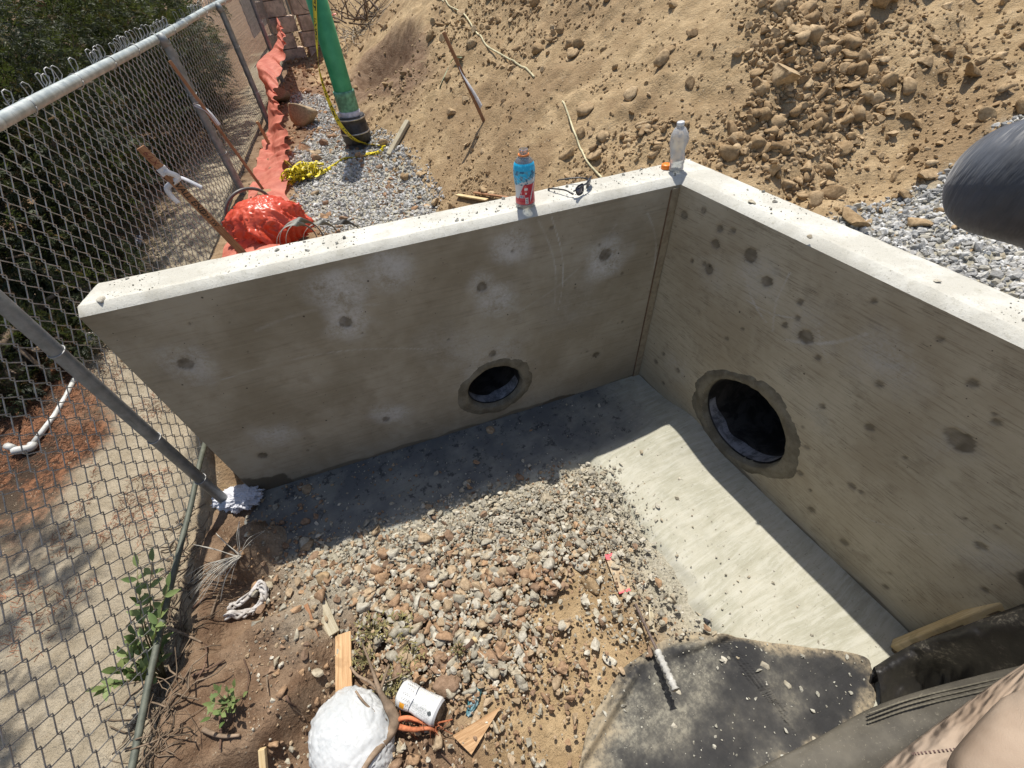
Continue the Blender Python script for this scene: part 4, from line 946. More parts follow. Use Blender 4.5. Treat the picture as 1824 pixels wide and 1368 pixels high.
def plank(name, A, B, width, thick, mat, label=None, cat=None, parent=None, up=None, taper=1.0, jag=0.0, seed=0, group=None):
    A = np.array(A, float); B = np.array(B, float); L = np.linalg.norm(B - A); ax = unit(B - A)
    up = np.array([0, 0, 1.]) if up is None else unit(up); w = unit(np.cross(up, ax)); n = np.cross(ax, w)
    rs = np.random.RandomState(seed); N = 16; V = []; UV = []
    for i in range(N + 1):
        t = i / N; ww = width / 2 * (1 + (taper - 1) * t); q = A + ax * L * t
        for sx, sz in ((-1, -1), (1, -1), (1, 1), (-1, 1)):
            e = ax * (jag * rs.uniform(-1, 1) if i in (0, N) else 0)
            V.append(q + w * sx * ww * (1 + rs.uniform(-.03, .03)) + n * sz * thick / 2 + e); UV.append((t * L, sx * ww + sz * .003))
    F = [(i * 4 + k_, i * 4 + (k_ + 1) % 4, (i + 1) * 4 + (k_ + 1) % 4, (i + 1) * 4 + k_) for i in range(N) for k_ in range(4)] + [(3, 2, 1, 0), (N * 4, N * 4 + 1, N * 4 + 2, N * 4 + 3)]
    o = mesh_obj(name, np.array(V), F, mat, parent, False, uv=np.array(UV)); b = o.modifiers.new('b', 'BEVEL'); b.width = min(thick, width) * .12; b.segments = 2
    return tag(o, label, cat, group)
def crumple(name, c, rad, mat, amp=.25, fr=2.5, seed=0, label=None, cat=None, parent=None, sub=6, flat_bottom=True, stretch=(1, 1, 1), rotz=0.0, sharp=1.0, crease=0.0, drape=0.0, nd=7):
    V, F = ico(sub); q = V * np.array(stretch)
    r1 = 1 - np.abs(vn3(q * fr + 20, seed)) * 4; r2 = 1 - np.abs(vn3(q * fr * 2.3 + 20, seed + 1)) * 4; r3 = 1 - np.abs(vn3(q * fr * 5 + 20, seed + 2)) * 4
    d = 1 + amp * (.6 * r1 * sharp + .32 * r2 + .14 * r3 + .9 * vn3(q * 1.2 + 20, seed + 3))
    if crease:
        for i in range(5):
            a_ = i * 1.3 + seed; st3 = np.array([1 + 1.6 * abs(math.cos(a_)), 1 + 1.6 * abs(math.sin(a_)), .6]); n_ = vn3(V * st3 * fr * (1.0 + .45 * i) + 20, seed + 11 + i)
            d = d - crease * (.9 ** i) * np.exp(-(n_ / .028) ** 2) + crease * .5 * np.exp(-((n_ - .06) / .03) ** 2)
    if drape:
        ph = np.arctan2(V[:, 1], V[:, 0]); s_h = ss(.95, .25, V[:, 2]); q_ = np.sin(ph * nd + 4 * vn3(V * 1.8 + 20, seed + 9) + 1.5 * V[:, 2]); d = d + drape * s_h * (1 - 2 * np.abs(q_) ** .7) + drape * .5 * s_h * (1 - 2 * np.abs(np.sin(ph * nd * 2.3 + 5 * vn3(V * 2.5 + 20, seed + 4))) ** .8)
    W = V * d[:, None] * np.array(rad)
    if flat_bottom: W[:, 2] = np.where(W[:, 2] < -rad[2] * .25, -rad[2] * .25 + (W[:, 2] + rad[2] * .25) * .1, W[:, 2])
    ca, sa_ = math.cos(rotz), math.sin(rotz); X = W[:, 0] * ca - W[:, 1] * sa_; Y = W[:, 0] * sa_ + W[:, 1] * ca; W = np.stack([X, Y, W[:, 2]], 1) + np.array(c)
    return tag(mesh_obj(name, W, F, mat, parent, True), label, cat)
def ribbon(name, P, width, mat, parent=None, upv=None, twist=0.0, uvs=True, seed=0, n=80, wav=0.0):
    P = curve_pts(P, n); V = []; UV = []; L = 0
    for i, p in enumerate(P):
        t = unit(P[min(i + 1, n - 1)] - P[max(i - 1, 0)]); up = np.array([0, 0, 1.]) if upv is None else np.array(upv, float)
        w = unit(np.cross(t, up)); nn = np.cross(t, w); a = twist * i / n + wav * math.sin(i * .5 + seed); w2 = w * math.cos(a) + nn * math.sin(a)
        if i: L += np.linalg.norm(P[i] - P[i - 1])
        V += [p - w2 * width / 2, p + w2 * width * .0, p + w2 * width / 2]; UV += [(L, 0), (L, .5), (L, 1)]
    F = [(i * 3 + j, i * 3 + j + 1, i * 3 + j + 4, i * 3 + j + 3) for i in range(n - 1) for j in (0, 1)]
    o = mesh_obj(name, np.array(V), F, mat, parent, True, uv=np.array(UV)); s = o.modifiers.new('s', 'SOLIDIFY'); s.thickness = .0006; return o
def sheet(name, outline, zf, mat, label=None, cat=None, parent=None, nr=60, nt=220, thick=.003, smoothing=True):
    O = np.array([p[:2] for p in outline]); c = O.mean(0); m = len(O)
    B = np.array(curve_pts(np.vstack([O, O[:1]]), nt + 1))[:-1]; B = c + (B - c) * (1 + .022 * fbm(B[:, 0] * 9, B[:, 1] * 9, 4, 6))[:, None]
    rr = np.linspace(0, 1, nr + 1)[1:]; XY = (c + (B[None] - c) * rr[:, None, None]).reshape(-1, 2); XY = np.vstack([c[None], XY])
    Z = zf(XY[:, 0], XY[:, 1], np.concatenate([[0], np.repeat(rr, nt)]))
    F = [(0, 1 + j, 1 + (j + 1) % nt) for j in range(nt)]
    for i in range(nr - 1):
        for j in range(nt): a = 1 + i * nt + j; b_ = 1 + i * nt + (j + 1) % nt; F.append((a, a + nt, b_ + nt, b_))
    rcol = np.concatenate([[0], np.repeat(rr, nt)]); o = mesh_obj(name, np.column_stack([XY, Z]), F, mat, parent, smoothing, col=np.stack([rcol] * 3, 1)); s = o.modifiers.new('s', 'SOLIDIFY'); s.thickness = thick; s.offset = 1
    return tag(o, label, cat)
def clear(name, tint=(.93, .95, .95), haze=.12, rough=.08):
    k = NT(name); co = k.obj(); f = k.n('Fresnel', {0: 1.45}); n = k.noise(co, 45, 4, .6)
    bm_ = k.bump(n, .6, .01); k.set(f, 'Normal', bm_)
    tr = k.n('BsdfTransparent', {0: tint}); gl = k.n('BsdfGlossy', {0: (.95, .95, .95), 'Roughness': rough, 'Normal': bm_}); df = k.n('BsdfDiffuse', {0: (.8, .8, .8)})
    m1 = k.n('MixShader', {0: k.math('MINIMUM', k.math('MULTIPLY', f.outputs[0], 1.6), 1.0), 1: tr.outputs[0], 2: gl.outputs[0]}); m2 = k.n('MixShader', {0: haze, 1: m1.outputs[0], 2: df.outputs[0]})
    k.t.links.new(m2.outputs[0], k.out.inputs[0]); return k.m
PET = clear('clear_plastic'); 
def painted(name, rough=.4, spec=.4, bump=0.0):
    k = NT(name); co = k.obj(); n = k.noise(co, 60, 4); k.bsdf(k.attr(), rough, k.bump(n, bump, .003), spec); return k.m
PRINT = painted('printed_wrap', .35)
def wrap(name, o, prof, paint, parent, mat=PRINT, n=180, m=150, face=0.0, ax=None, dent=0.0):
    """lathed label whose print is painted per vertex: paint(theta/pi in -1..1 from the facing side, t 0..1) -> rgb"""
    th = np.linspace(-math.pi, math.pi, n + 1)[:-1]; t = np.linspace(0, 1, m); pr_ = np.array(prof); seg = np.linspace(0, 1, len(pr_))
    r = np.interp(t, seg, pr_[:, 0]); h = np.interp(t, seg, pr_[:, 1]); TH, TT = np.meshgrid(th, t, indexing='ij'); RR = r[None, :] * (1 + dent * vn(TH * 2, TT * 4, 3)); HH = np.broadcast_to(h[None, :], TH.shape)
    a3 = np.array([0, 0, 1.]) if ax is None else unit(ax); f = np.array([math.cos(face), math.sin(face), 0]); f = unit(f - a3 * a3.dot(f)); w = np.cross(a3, f)
    V = np.array(o) + RR[..., None] * (np.cos(TH)[..., None] * f + np.sin(TH)[..., None] * w) + HH[..., None] * a3
    ix = np.arange(n * m).reshape(n, m); F = np.stack([ix[:, :-1], np.roll(ix, -1, 0)[:, :-1], np.roll(ix, -1, 0)[:, 1:], ix[:, 1:]], -1).reshape(-1, 4)
    C = paint((TH / math.pi).ravel(), TT.ravel()); return mesh_obj(name, V.reshape(-1, 3), F, mat, parent, True, col=C)

# ------------------------------------------------------------------ on the walls
bp = pz(936, 366, HT); tp = near_vertical(bp, 931, 265); H = tp[2] - HT; r = rpx(bp, 17.0)
face = math.atan2(CAM[1] - bp[1], CAM[0] - bp[0])
bt = empty('sports_bottle', tuple(bp), 'opened sports drink bottle with blue and red label standing on the headwall', 'bottle')
prof = [(.80, .0), (.97, .02), (1.0, .05), (.98, .13), (.93, .28), (.98, .42), (1.06, .55), (1.08, .66), (1.0, .76), (.82, .83), (.55, .875), (.42, .90)]
b = MB(); b.lathe([(r * a, H * h) for a, h in prof] + [(r * .44, H * .92), (r * .42, H * .97), (r * .45, H * .995), (r * .38, H), (r * .36, H * .94)], bp, 40, cap=False); b.add([], []); b.build('bottle_body', PET, bt, True)
b = MB(); b.lathe([(r * .40, H * .895), (r * .54, H * .897), (r * .56, H * .91), (r * .52, H * .923), (r * .40, H * .925)], bp, 32, cap=False); b.build('tamper_ring', flat('orange_plastic', (.72, .22, .05), .4), bt, True)
def lab(a, t):
    n = len(a); c = np.tile(np.array([.60, .62, .65]), (n, 1))
    def put(m, col): c[m] = col
    wv = vn(a * 14, t * 16, 1) + .5 * vn(a * 30, t * 34, 2)
    put(t > .60 + .35 * a + .06 * wv, (.10, .42, .62)); put((t > .60 + .15 * a) & (wv > .12), (.02, .50, .86)); put((t > .5) & (wv < -.22), (.04, .17, .30)); put((t > .84), (.02, .47, .80)); put((t > .66) & (t < .72) & (wv < .05), (.10, .28, .42)); put((t > .76) & (wv > .2), (.05, .60, .92)); put((t > .55) & (t < .72) & (np.abs(np.sin(a * 26 + t * 40)) < .13), (.62, .68, .72))
    red = (t < .52 - 1.9 * np.clip(-a - .02, 0, 1) ** 1.1) & (a > -.30) | (t < .16); red &= ~((a > .17) & (np.abs(t - (.1 + (a - .17) * 2.2)) < .05) & (a < .42))
    put(red, (.52, .035, .06)); put(red & (wv > .18), (.62, .07, .09)); put(red & (t < .08), (.62, .10, .10))
    put((np.hypot((a - .02) * 2.4, t - .39) < .105) & red, (.72, .16, .15))
    for (x0, x1, y0, y1) in [(-.02, .09, .37, .43), (.0, .065, .27, .315)]: put((a > x0) & (a < x1) & (t > y0) & (t < y1), (.82, .78, .78))
    put((np.hypot((a + .13) * 2.2, t - .30) < .035), (.75, .50, .50)); put((a > -.19) & (a < -.02) & (t > .175) & (t < .25), (.60, .56, .60)); put((a > -.17) & (a < -.09) & (t > .19) & (t < .235), (.22, .33, .44)); put((a > -.08) & (a < -.03) & (np.mod(t * 60, 1) < .5) & (t > .18) & (t < .24), (.45, .08, .10))
    bc = (a > .0) & (a < .11) & (t > .03) & (t < .19); put(bc, (.84, .82, .82)); put(bc & (a > .012) & (a < .098) & (np.mod(t * 22, 1) < .55) & (np.mod(a * 130, 1) < .8), (.16, .16, .20)); put(t < .012, (.12, .10, .22))
    put(np.abs(t - .47) < .0, (1, 1, 1)); return c
wrap('bottle_label', bp, [(r * 1.012 * np.interp(h, [p[1] for p in prof], [p[0] for p in prof]), H * h) for h in np.linspace(.085, .80, 22)], lab, bt, face=face)
# crushed clear bottle
bp = pz(1204, 303, HT); tp = near_vertical(bp, 1213, 216); H = tp[2] - HT; r = rpx(bp, 13.5); ax = unit(tp - bp)
cb = empty('clear_bottle', tuple(bp), 'empty dented clear water bottle standing on the wall corner', 'bottle')
b = MB(); P = [(.72, 0), (.92, .03), (.90, .10)]
for i in range(9): P += [(.86 + .05 * (i % 2), .13 + i * .035)]
P += [(.98, .50), (1.12, .58), (1.14, .66), (1.02, .76), (.72, .86), (.42, .915), (.38, .93)]
b.lathe([(r * a, H * h) for a, h in P], bp, 40, ax=ax, cap=False); v = np.array(b.v); d = v - bp; hh = d @ ax; v = v + .0045 * np.sin(hh[:, None] * 70 + np.arctan2(d[:, 1], d[:, 0])[:, None] * 2) * unit([1, .3, 0]) * (hh[:, None] > .03) * (hh[:, None] < H * .85); b.v = [tuple(q) for q in v]
PET2 = clear('crinkled_plastic', (.88, .90, .90), .34, .12); b.build('bottle_body', PET2, cb, True)
b = MB(); b.lathe([(.001, H * .925), (r * .44, H * .925), (r * .46, H * .94), (r * .46, H * .985), (r * .42, H), (.001, H)], bp, 28, ax=ax, cap=False); b.build('screw_cap', flat('white_plastic', (.62, .64, .66), .4), cb, True)
bp = pz(1186, 300, HT); b = MB(); rc = rpx(bp, 8.5); b.lathe([(.001, 0), (rc, 0), (rc * 1.02, .002), (rc, .016), (rc * .9, .019), (.001, .019)], bp, 40, cap=False)
tag(b.build('bottle_cap', flat('orange_cap', (.80, .20, .02), .4), None, True), 'orange screw cap lying beside the clear bottle on the wall corner', 'bottle cap')
# sunglasses
sg = empty('sunglasses', tuple(pz(1035, 345, HT)), 'black wraparound sunglasses with folded-open arms resting on the headwall', 'sunglasses')
BLK = flat('black_plastic', (.018, .018, .02), .3, .5)
h1 = pz(1021, 352, HT) + [0, 0, .014]; h2 = pz(1047, 331, HT) + [0, 0, .018]; t1 = pz(979, 340, HT) + [0, 0, .006]; t2 = pz(996, 327, HT) + [0, 0, .012]
mid = (h1 + h2) / 2; fw = unit(np.cross(h2 - h1, [0, 0, 1])); fw = fw if fw[0] > 0 else -fw
h2 = h2 + unit(h2 - h1) * .02; mid = (h1 + h2) / 2
for a_, b2 in ((h1, t1), (h2, t2)):
    md = a_ * .5 + b2 * .5 + np.array([0, 0, .010]); b = MB(); b.tube(curve_pts([a_, a_ * .75 + b2 * .25 + np.array([0, 0, .009]), md, b2 + np.array([0, 0, .004]), b2 + (b2 - a_) * .06 - np.array([0, 0, .004])], 20), [.0042] * 4 + [.0032] * 10 + [.0028] * 6, 8); b.build('temple_arm', BLK, sg, True)
GLS = flat('dark_lens', (.14, .13, .145), .12, .8, .0, .05)
for sgn in (-1, 1):
    c = mid + (h2 - h1) * .27 * sgn + fw * .016 + np.array([0, 0, .008]); w = unit((h2 - h1) * 1.0 * sgn * -1); u3 = unit(np.array([0, 0, 1.]) + fw * .15)
    if sgn < 0: c = pz(1034, 349, HT) + np.array([0, 0, .026]); w = unit(-LD * 1.0 - LN * .35); u3 = unit(np.array([0, 0, 1.]) - LN * .45)
    nn = unit(np.cross(w, u3))
    V = []; n = 28; loop = []
    for k_ in range(n):
        a = 2 * math.pi * k_ / n; e = (abs(math.cos(a)) ** 3 + abs(math.sin(a)) ** 3) ** (-1 / 3); loop.append(c + w * .027 * e * math.cos(a) * (1 + .12 * math.sin(a)) + u3 * .0185 * e * math.sin(a) - fw * .010 * (math.cos(a) * sgn * -1 * .5 + .5) ** 2)
    V = [c] + loop; F = [(0, 1 + i, 1 + (i + 1) % n) for i in range(n)]; o = mesh_obj('lens', np.array(V), F, GLS, sg, True); s = o.modifiers.new('s', 'SOLIDIFY'); s.thickness = .0016
    b = MB(); b.tube(loop + loop[:1], .0026, 6, False); b.build('rim', BLK, sg, True)
b = MB(); b.tube(curve_pts([h1 + [0, 0, .012], mid + (h1 - mid) * .6 + fw * .017 + [0, 0, .022], mid + fw * .024 + [0, 0, .022], mid + (h2 - mid) * .6 + fw * .017 + [0, 0, .024], h2 + [0, 0, .012]], 24), .0034, 8); b.build('brow_bar', BLK, sg, True)
# ------------------------------------------------------------------ riser pipe, coupling, tape
gp = G(640, 258); GREENP = None
k = NT('green_sewer_pipe'); co = k.obj(); n = k.noise(co, 8, 4); s1 = k.noise(k.mapped(co, (60, 60, 260)), 1.0, 3, .6); s2 = k.noise(co, 3.5, 3)
c = k.mix(k.ramp(n, .35, .65), (.04, .28, .125), (.065, .36, .17)); c = k.mix(k.math('MULTIPLY', k.ramp(s1, .66, .70), k.ramp(s2, .45, .6)), c, (.015, .06, .03)); k.bsdf(c, .42, None, .4); GREENP = k.m
pipe = empty('sewer_riser', (gp[0], gp[1], gp[2]), 'green plastic sewer riser pipe standing up from a black rubber coupling', 'pipe')
PT = lambda z: np.array([gp[0], gp[1], gp[2] + z])
b = MB(); b.lathe([(.084, .42), (.084, 2.2), (.078, 2.2), (.078, .45)], PT(0), 48, cap=False); b.build('pipe_barrel', GREENP, pipe, True)
b = MB(); b.lathe([(.088, .30), (.0935, .31), (.0935, .425), (.0965, .43), (.097, .455), (.093, .462), (.085, .464)], PT(0), 48, cap=False); b.build('pipe_bell', flat('pale_green_plastic', (.13, .33, .22), .5, .4, 0, .3, 30), pipe, True)
b = MB(); b.lathe([(.09, .24), (.098, .25), (.098, .30), (.09, .305)], PT(0), 48, cap=False); b.build('white_sleeve', flat('white_pvc', (.56, .55, .60), .4), pipe, True)
RUB = flat('black_rubber', (.035, .03, .027), .5, .5, 0, .4, 40, .2)
b = MB(); b.lathe([(.09, .262), (.124, .262), (.128, .255), (.128, .235), (.124, .23), (.124, .205), (.128, .20), (.130, .15), (.136, .14), (.138, .10), (.132, .09), (.134, .05), (.128, .04), (.10, .035)], PT(0), 48, cap=False); cp = b.build('rubber_coupling', RUB, pipe, True)
for z in (.245, .125): 
    b = MB(); b.lathe([(.128, z - .006), (.1395 if z < .2 else .1305, z - .006), (.1395 if z < .2 else .1305, z + .006), (.128, z + .006)], PT(0), 48, cap=False); b.build('hose_clamp', galv('steel_band', (.45, .42, .38), (.65, .60, .54), .35, .8), cp, True)
b = MB(); b.lathe([(.118, .05), (.118, -.25)], PT(0), 40); b.build('stub_pipe', flat('grey_black_pipe', (.055, .055, .05), .45, .4, 0, .4), pipe, True)
k = NT('printed_yellow_tape'); uv = k.uv(); sp = k.n('SeparateXYZ', {0: uv}); fr_ = k.math('FRACT', k.math('MULTIPLY', sp.outputs[0], 5.0)); ltr = k.noise(k.mapped(uv, (70, 2.2, 1)), 1.0, 2, .5)
msk = k.math('MULTIPLY', k.math('MULTIPLY', k.ramp(ltr, .50, .53), k.math('GREATER_THAN', fr_, .25)), k.math('MULTIPLY', k.math('GREATER_THAN', sp.outputs[1], .2), k.math('LESS_THAN', sp.outputs[1], .8)))
c = k.mix(msk, (.72, .58, .03), (.02, .02, .015)); k.bsdf(c, .38, None, .4); TAPE = k.m
def at_pipe(px, py, zoff=.16):
    d = unit(CAM - PT(0)); d[2] = 0; d = unit(d); q = PT(0) + d * zoff; r_ = ray(px, py); t = (d.dot(q) - d.dot(CAM)) / d.dot(r_); return CAM + r_ * t
tapeT = empty('caution_tape', tuple(G(600, 290)), 'yellow caution tape hanging down along the green riser into a heap', 'tape')
tp_ = [at_pipe(559, -40, .10), at_pipe(561, 20, .10), at_pipe(564, 70, .11), at_pipe(566, 100, .12), at_pipe(570, 130, .14), at_pipe(580, 165, .15), at_pipe(592, 195, .16), at_pipe(606, 222, .17), at_pipe(628, 246, .18), G(655, 263, .03), G(676, 262, .02), G(686, 268, .03), G(672, 276, .02), G(652, 278, .02)]
ribbon('hanging_tape', tp_, .035, TAPE, tapeT, upv=(.3, .5, .3), twist=5.0, n=160)
ribbon('tape_tail', [G(652, 278, .015), G(668, 279, .03), G(640, 283, .012), G(615, 287, .02), G(600, 295, .012), G(585, 306, .02), G(568, 318, .03)], .030, TAPE, tapeT, twist=2.6, n=80)
rs3 = np.random.RandomState(8); cB = G(541, 322)
bd = empty('tape_bundle', tuple(cB), 'crumpled bundle of yellow caution tape lying on the dirt beside gravel', 'tape')
for i in range(46):
    a = rs3.uniform(0, 6.28); o_ = cB + np.array([rs3.normal(0, .075), rs3.normal(0, .05), .02]); R_ = rs3.uniform(.035, .085)
    u = unit(rs3.normal(size=3) * [1, 1, .5]); v = unit(np.cross(u, rs3.normal(size=3)))
    P = [o_ + u * R_ * math.cos(q) + v * R_ * .6 * math.sin(q) + np.array([0, 0, .035 + .02 * rs3.rand()]) for q in np.linspace(0, 5.4, 7)]; P = [np.array([p[0], p[1], max(p[2], cB[2] + .003)]) for p in P]
    ribbon('tape_loop', P, .022, TAPE, bd, twist=rs3.uniform(-3, 3), n=26, wav=.3, seed=i)
# ------------------------------------------------------------------ orange silt fabric, red sack, hoses, straps
def fabric(name, c0, c1, rough=.5, trans=.25, fr=4.0, spec=.4):
    k = NT(name); co = k.obj(); n = k.noise(co, fr * 3, 5, .6, .5); m = k.noise(co, 220, 3)
    c = k.mix(k.ramp(n, .35, .65), c0, c1); p = k.n('BsdfPrincipled'); k.set(p, 'Base Color', c); k.set(p, 'Roughness', rough); p.inputs['Specular IOR Level'].default_value = spec; bm_ = k.bump(n, .4, .01, k.bump(m, .15, .001)); k.set(p, 'Normal', bm_)
    t = k.n('BsdfTranslucent', {0: c}); mx = k.n('MixShader', {0: trans, 1: p.outputs[0], 2: t.outputs[0]}); k.t.links.new(mx.outputs[0], k.out.inputs[0]); return k.m
ORG = fabric('orange_silt_fabric', (.66, .19, .13), (.82, .30, .21), .6, .4); REDP = fabric('red_plastic_sheet', (.62, .07, .03), (.76, .13, .07), .34, .2, 2.0, .6)
topE = [pf(398, 470, .10), pf(430, 400, .12), pf(463, 325, .10), pf(478, 290, .08), pf(480, 230, .07), pf(477, 170, .05), pf(458, 122, .04), pf(487, 92, .06), pf(496, 60, .06), pf(493, 36, .05)]
botE = [pf(500, 470, .55), pf(520, 390, .48), pf(510, 305, .40), pf(514, 262, .42), pf(505, 215, .36), pf(492, 180, .25), pf(497, 150, .28), pf(508, 100, .38), pf(506, 72, .40), pf(503, 48, .35)]
nU, nV = 240, 26; tE = np.array(curve_pts(topE, nU)); bE = np.array(curve_pts(botE, nU)); V = np.zeros((nU, nV, 3)); 
for j in range(nV):
    t = j / (nV - 1); V[:, j] = tE * (1 - t) + bE * t; ii = np.arange(nU); fold = .020 * np.sin(ii * .42 + 2.5 * fbm(ii * .05, ii * 0 + t, 2, 3)) * (.3 + t) + .035 * fbm(ii * .06, ii * 0 + t * 2.0, 3, 7)
    V[:, j] += FN[None] * fold[:, None]; V[:, j, 2] += .03 + .03 * math.sin(math.pi * t) + .010 * np.sin(ii * .9) * t
    V[:, j, 2] = np.maximum(V[:, j, 2], terrain(V[:, j, 0], V[:, j, 1]) + .022 + .012 * np.sin(ii * .6 + 3 * t))
ix = np.arange(nU * nV).reshape(nU, nV); F = np.stack([ix[:-1, :-1], ix[1:, :-1], ix[1:, 1:], ix[:-1, 1:]], -1).reshape(-1, 4)
o = mesh_obj('silt_fabric', V.reshape(-1, 3), F, ORG, None, True); tag(o, 'faded orange silt fence fabric slumped along the foot of the chain-link fence', 'silt fence')
sc = pz(478, 402, .78); srr = rpx(sc, 66)
crumple('plastic_sack', sc - np.array([0, 0, .03]), (srr, srr * .85, .20), REDP, .07, 1.3, 13, 'crumpled shiny red plastic sheeting heaped behind the headwall', 'plastic sheeting', stretch=(1.3, .8, .45), sharp=.7, crease=.035, drape=.17, nd=4)
HOSE = flat('grey_hose', (.14, .135, .12), .5, .4)
cH = pr(445, 372, 3.75); u = unit(np.cross(cH - CAM, [0, 0, 1])); w = np.array([0, 0, 1.])
b = MB(); rh = rpx(cH, 34); b.tube([cH + u * rh * math.cos(a) * 1.0 + w * rh * .95 * math.sin(a) + FD * .06 * math.cos(a) for a in np.linspace(-.5, 3.7, 40)], .011, 10); tag(b.build('bent_hose', flat('dark_hose', (.10, .09, .08), .45, .5), None, True), 'dark hose arching out of the red plastic next to the fence post', 'hose')
stp = empty('strap_coil', tuple(pz(580, 400, .8)), 'loose coils of grey flat strap lying between red plastic and the wall', 'strap')
for i, (px, py, rr_, a0, a1, sq) in enumerate([(530, 432, 34, .4, 3.6, .8), (538, 430, 36, .3, 3.3, .9), (545, 432, 32, .5, 3.2, 1.0), (572, 425, 30, .2, 3.0, .75), (612, 428, 34, .9, 3.3, .8)]):
    c = pr(px, py, 3.1 + .04 * i); R_ = rpx(c, rr_); u = unit(np.cross(c - CAM, [0, 0, 1])) * -1
    ribbon('strap_loop', [c - u * R_ * math.cos(a) + np.array([0, 0, 1]) * R_ * sq * math.sin(a) + LN * -.05 * math.sin(a) for a in np.linspace(a0 - .6, a1, 12)], .034, flat('grey_strap', (.23, .23, .20), .6) if i < 4 else flat('black_strap', (.05, .05, .045), .6), stp, upv=u + np.array([0, 0, .3]), n=50)
# ------------------------------------------------------------------ stakes
def stake(base, top, w, th, mat, label, cat='stake', name='wooden_stake', mk=None):
    t = empty(name, tuple(base), label, cat); v = unit(CAM - (base + top) / 2); ax = unit(top - base); v = unit(v - ax * v.dot(ax)); plank('lath', base - ax * .12, top, w, th, mat, parent=t, up=v); return t, ax, v
def text_mesh(txt, origin, xd, yd, size, mat, parent, off=.001, name='lettering', bold=.0):
    cu = bpy.data.curves.new('t', 'FONT'); cu.body = txt; cu.size = 1.0; cu.extrude = 0; cu.offset = bold; cu.shear = .25; ob = bpy.data.objects.new('t', cu); COL.objects.link(ob); bpy.context.view_layer.update()
    me = bpy.data.meshes.new_from_object(ob.evaluated_get(bpy.context.evaluated_depsgraph_get())); bpy.data.objects.remove(ob)
    V = np.array([v.co[:] for v in me.vertices]); F = [tuple(p.vertices) for p in me.polygons]; nz_ = np.cross(xd, yd)
    W = np.array(origin) + V[:, :1] * xd * size + V[:, 1:2] * yd * size + nz_ * off; wob = .0008 * np.sin(V[:, 0] * 5); W += yd * wob[:, None]
    return mesh_obj(name, W, F, mat, parent, False)
INK = flat('marker_ink', (.02, .018, .016), .7)
RIB = fabric('white_flagging', (.60, .62, .66), (.78, .79, .82), .5, .3)
bs = pz(432, 450, .80); tpx = near_vertical(bs, 250, 262); o_ = (tpx - FA) @ FN
if o_ < .06: tpx = pf(250, 262, .06)
st, ax, v = stake(bs, tpx, .040, .011, LATH, 'reddish survey stake with handwritten WALL END leaning by the free wall end')
L_ = np.linalg.norm(tpx - bs); dn = -ax; rt = unit(np.cross(v, dn)); 
text_mesh('WALL END', tpx + dn * L_ * .265 - rt * .012, dn, rt, .040, INK, st, .0065, bold=.012); text_mesh('F-34 TW', tpx + dn * L_ * .535 - rt * .009, dn, rt, .029, INK, st, .0065, bold=.012); text_mesh('6/LX', tpx + dn * L_ * .03 - rt * .012, dn, rt, .034, flat('red_ink', (.16, .03, .025), .7), st, .0065)
kp = tpx + dn * L_ * .19
plank('ribbon_band', kp - dn * .018, kp + dn * .018, .046, .017, RIB, parent=st, up=v)
ribbon('flagging_tail', [kp + v * .01, kp + v * .015 + rt * .03 + dn * .05, kp + rt * -.050 + dn * .07 - v * .008, kp - rt * .060 + dn * .15 - v * .01], .026, RIB, st, upv=v, twist=.5, n=30)
ribbon('flagging_tail', [kp + v * .01, kp - v * .010 + rt * .01 + dn * .04, kp - v * .012 + rt * .045 + dn * .07, kp - v * .012 + rt * .085 + dn * .15], .024, RIB, st, upv=rt, twist=.9, n=30)
bs = G(474, 345); tpx = near_vertical(bs, 302, 108); o_ = (tpx - FA) @ FN
if o_ < .08: tpx = pf(302, 108, .05)
st, ax, v = stake(bs, tpx, .022, .012, LATH, 'thin stake with white ribbon leaning on the fence by the first post'); kp = tpx - ax * .25
ribbon('flagging_tail', [kp, kp + [-.04, 0, -.01], kp + [.02, 0, -.06], kp + [.05, 0, -.16]], .03, RIB, st, twist=1.2, n=30)
bs = G(482, 262); stake(bs, near_vertical(bs, 458, 216), .030, .020, wood('yellow_stake', (.36, .22, .10), (.50, .33, .17)), 'short yellowish stake stub in front of the second fence post')
bs = G(862, 216); tpx = near_vertical(bs, 790, 57); st, ax, v = stake(bs, tpx, .026, .014, LATH, 'thin leaning stake with white ribbon standing in the heap'); kp = tpx - ax * .22
ribbon('flagging_tail', [kp, kp + v * .03 - ax * .05, kp + v * .03 - ax * .17 + [.02, 0, 0], kp - ax * .28 + [.03, 0, 0]], .04, RIB, st, upv=np.cross(ax, v), twist=.8, n=30)
ribbon('green_flagging', [G(824, 112, .04), G(808, 118, .05), G(796, 135, .03), G(783, 158, .01)], .03, flat('pale_green_ribbon', (.36, .50, .33), .6), st, twist=1.0, n=30)
plank('board', G(728, 222, .03), G(694, 280, .02), .055, .03, GREYW, 'weathered grey board end lying against the foot of the heap', 'board')
plank('lath_scrap', G(815, 352, .02), G(868, 360, .015), .03, .01, PINE, 'pale lath scrap behind the headwall left of the bottle', 'lath'); plank('lath_scrap', G(845, 348, .02), G(905, 356, .015), .02, .01, LATH, 'thin brown lath scrap just left of the sports bottle', 'lath')
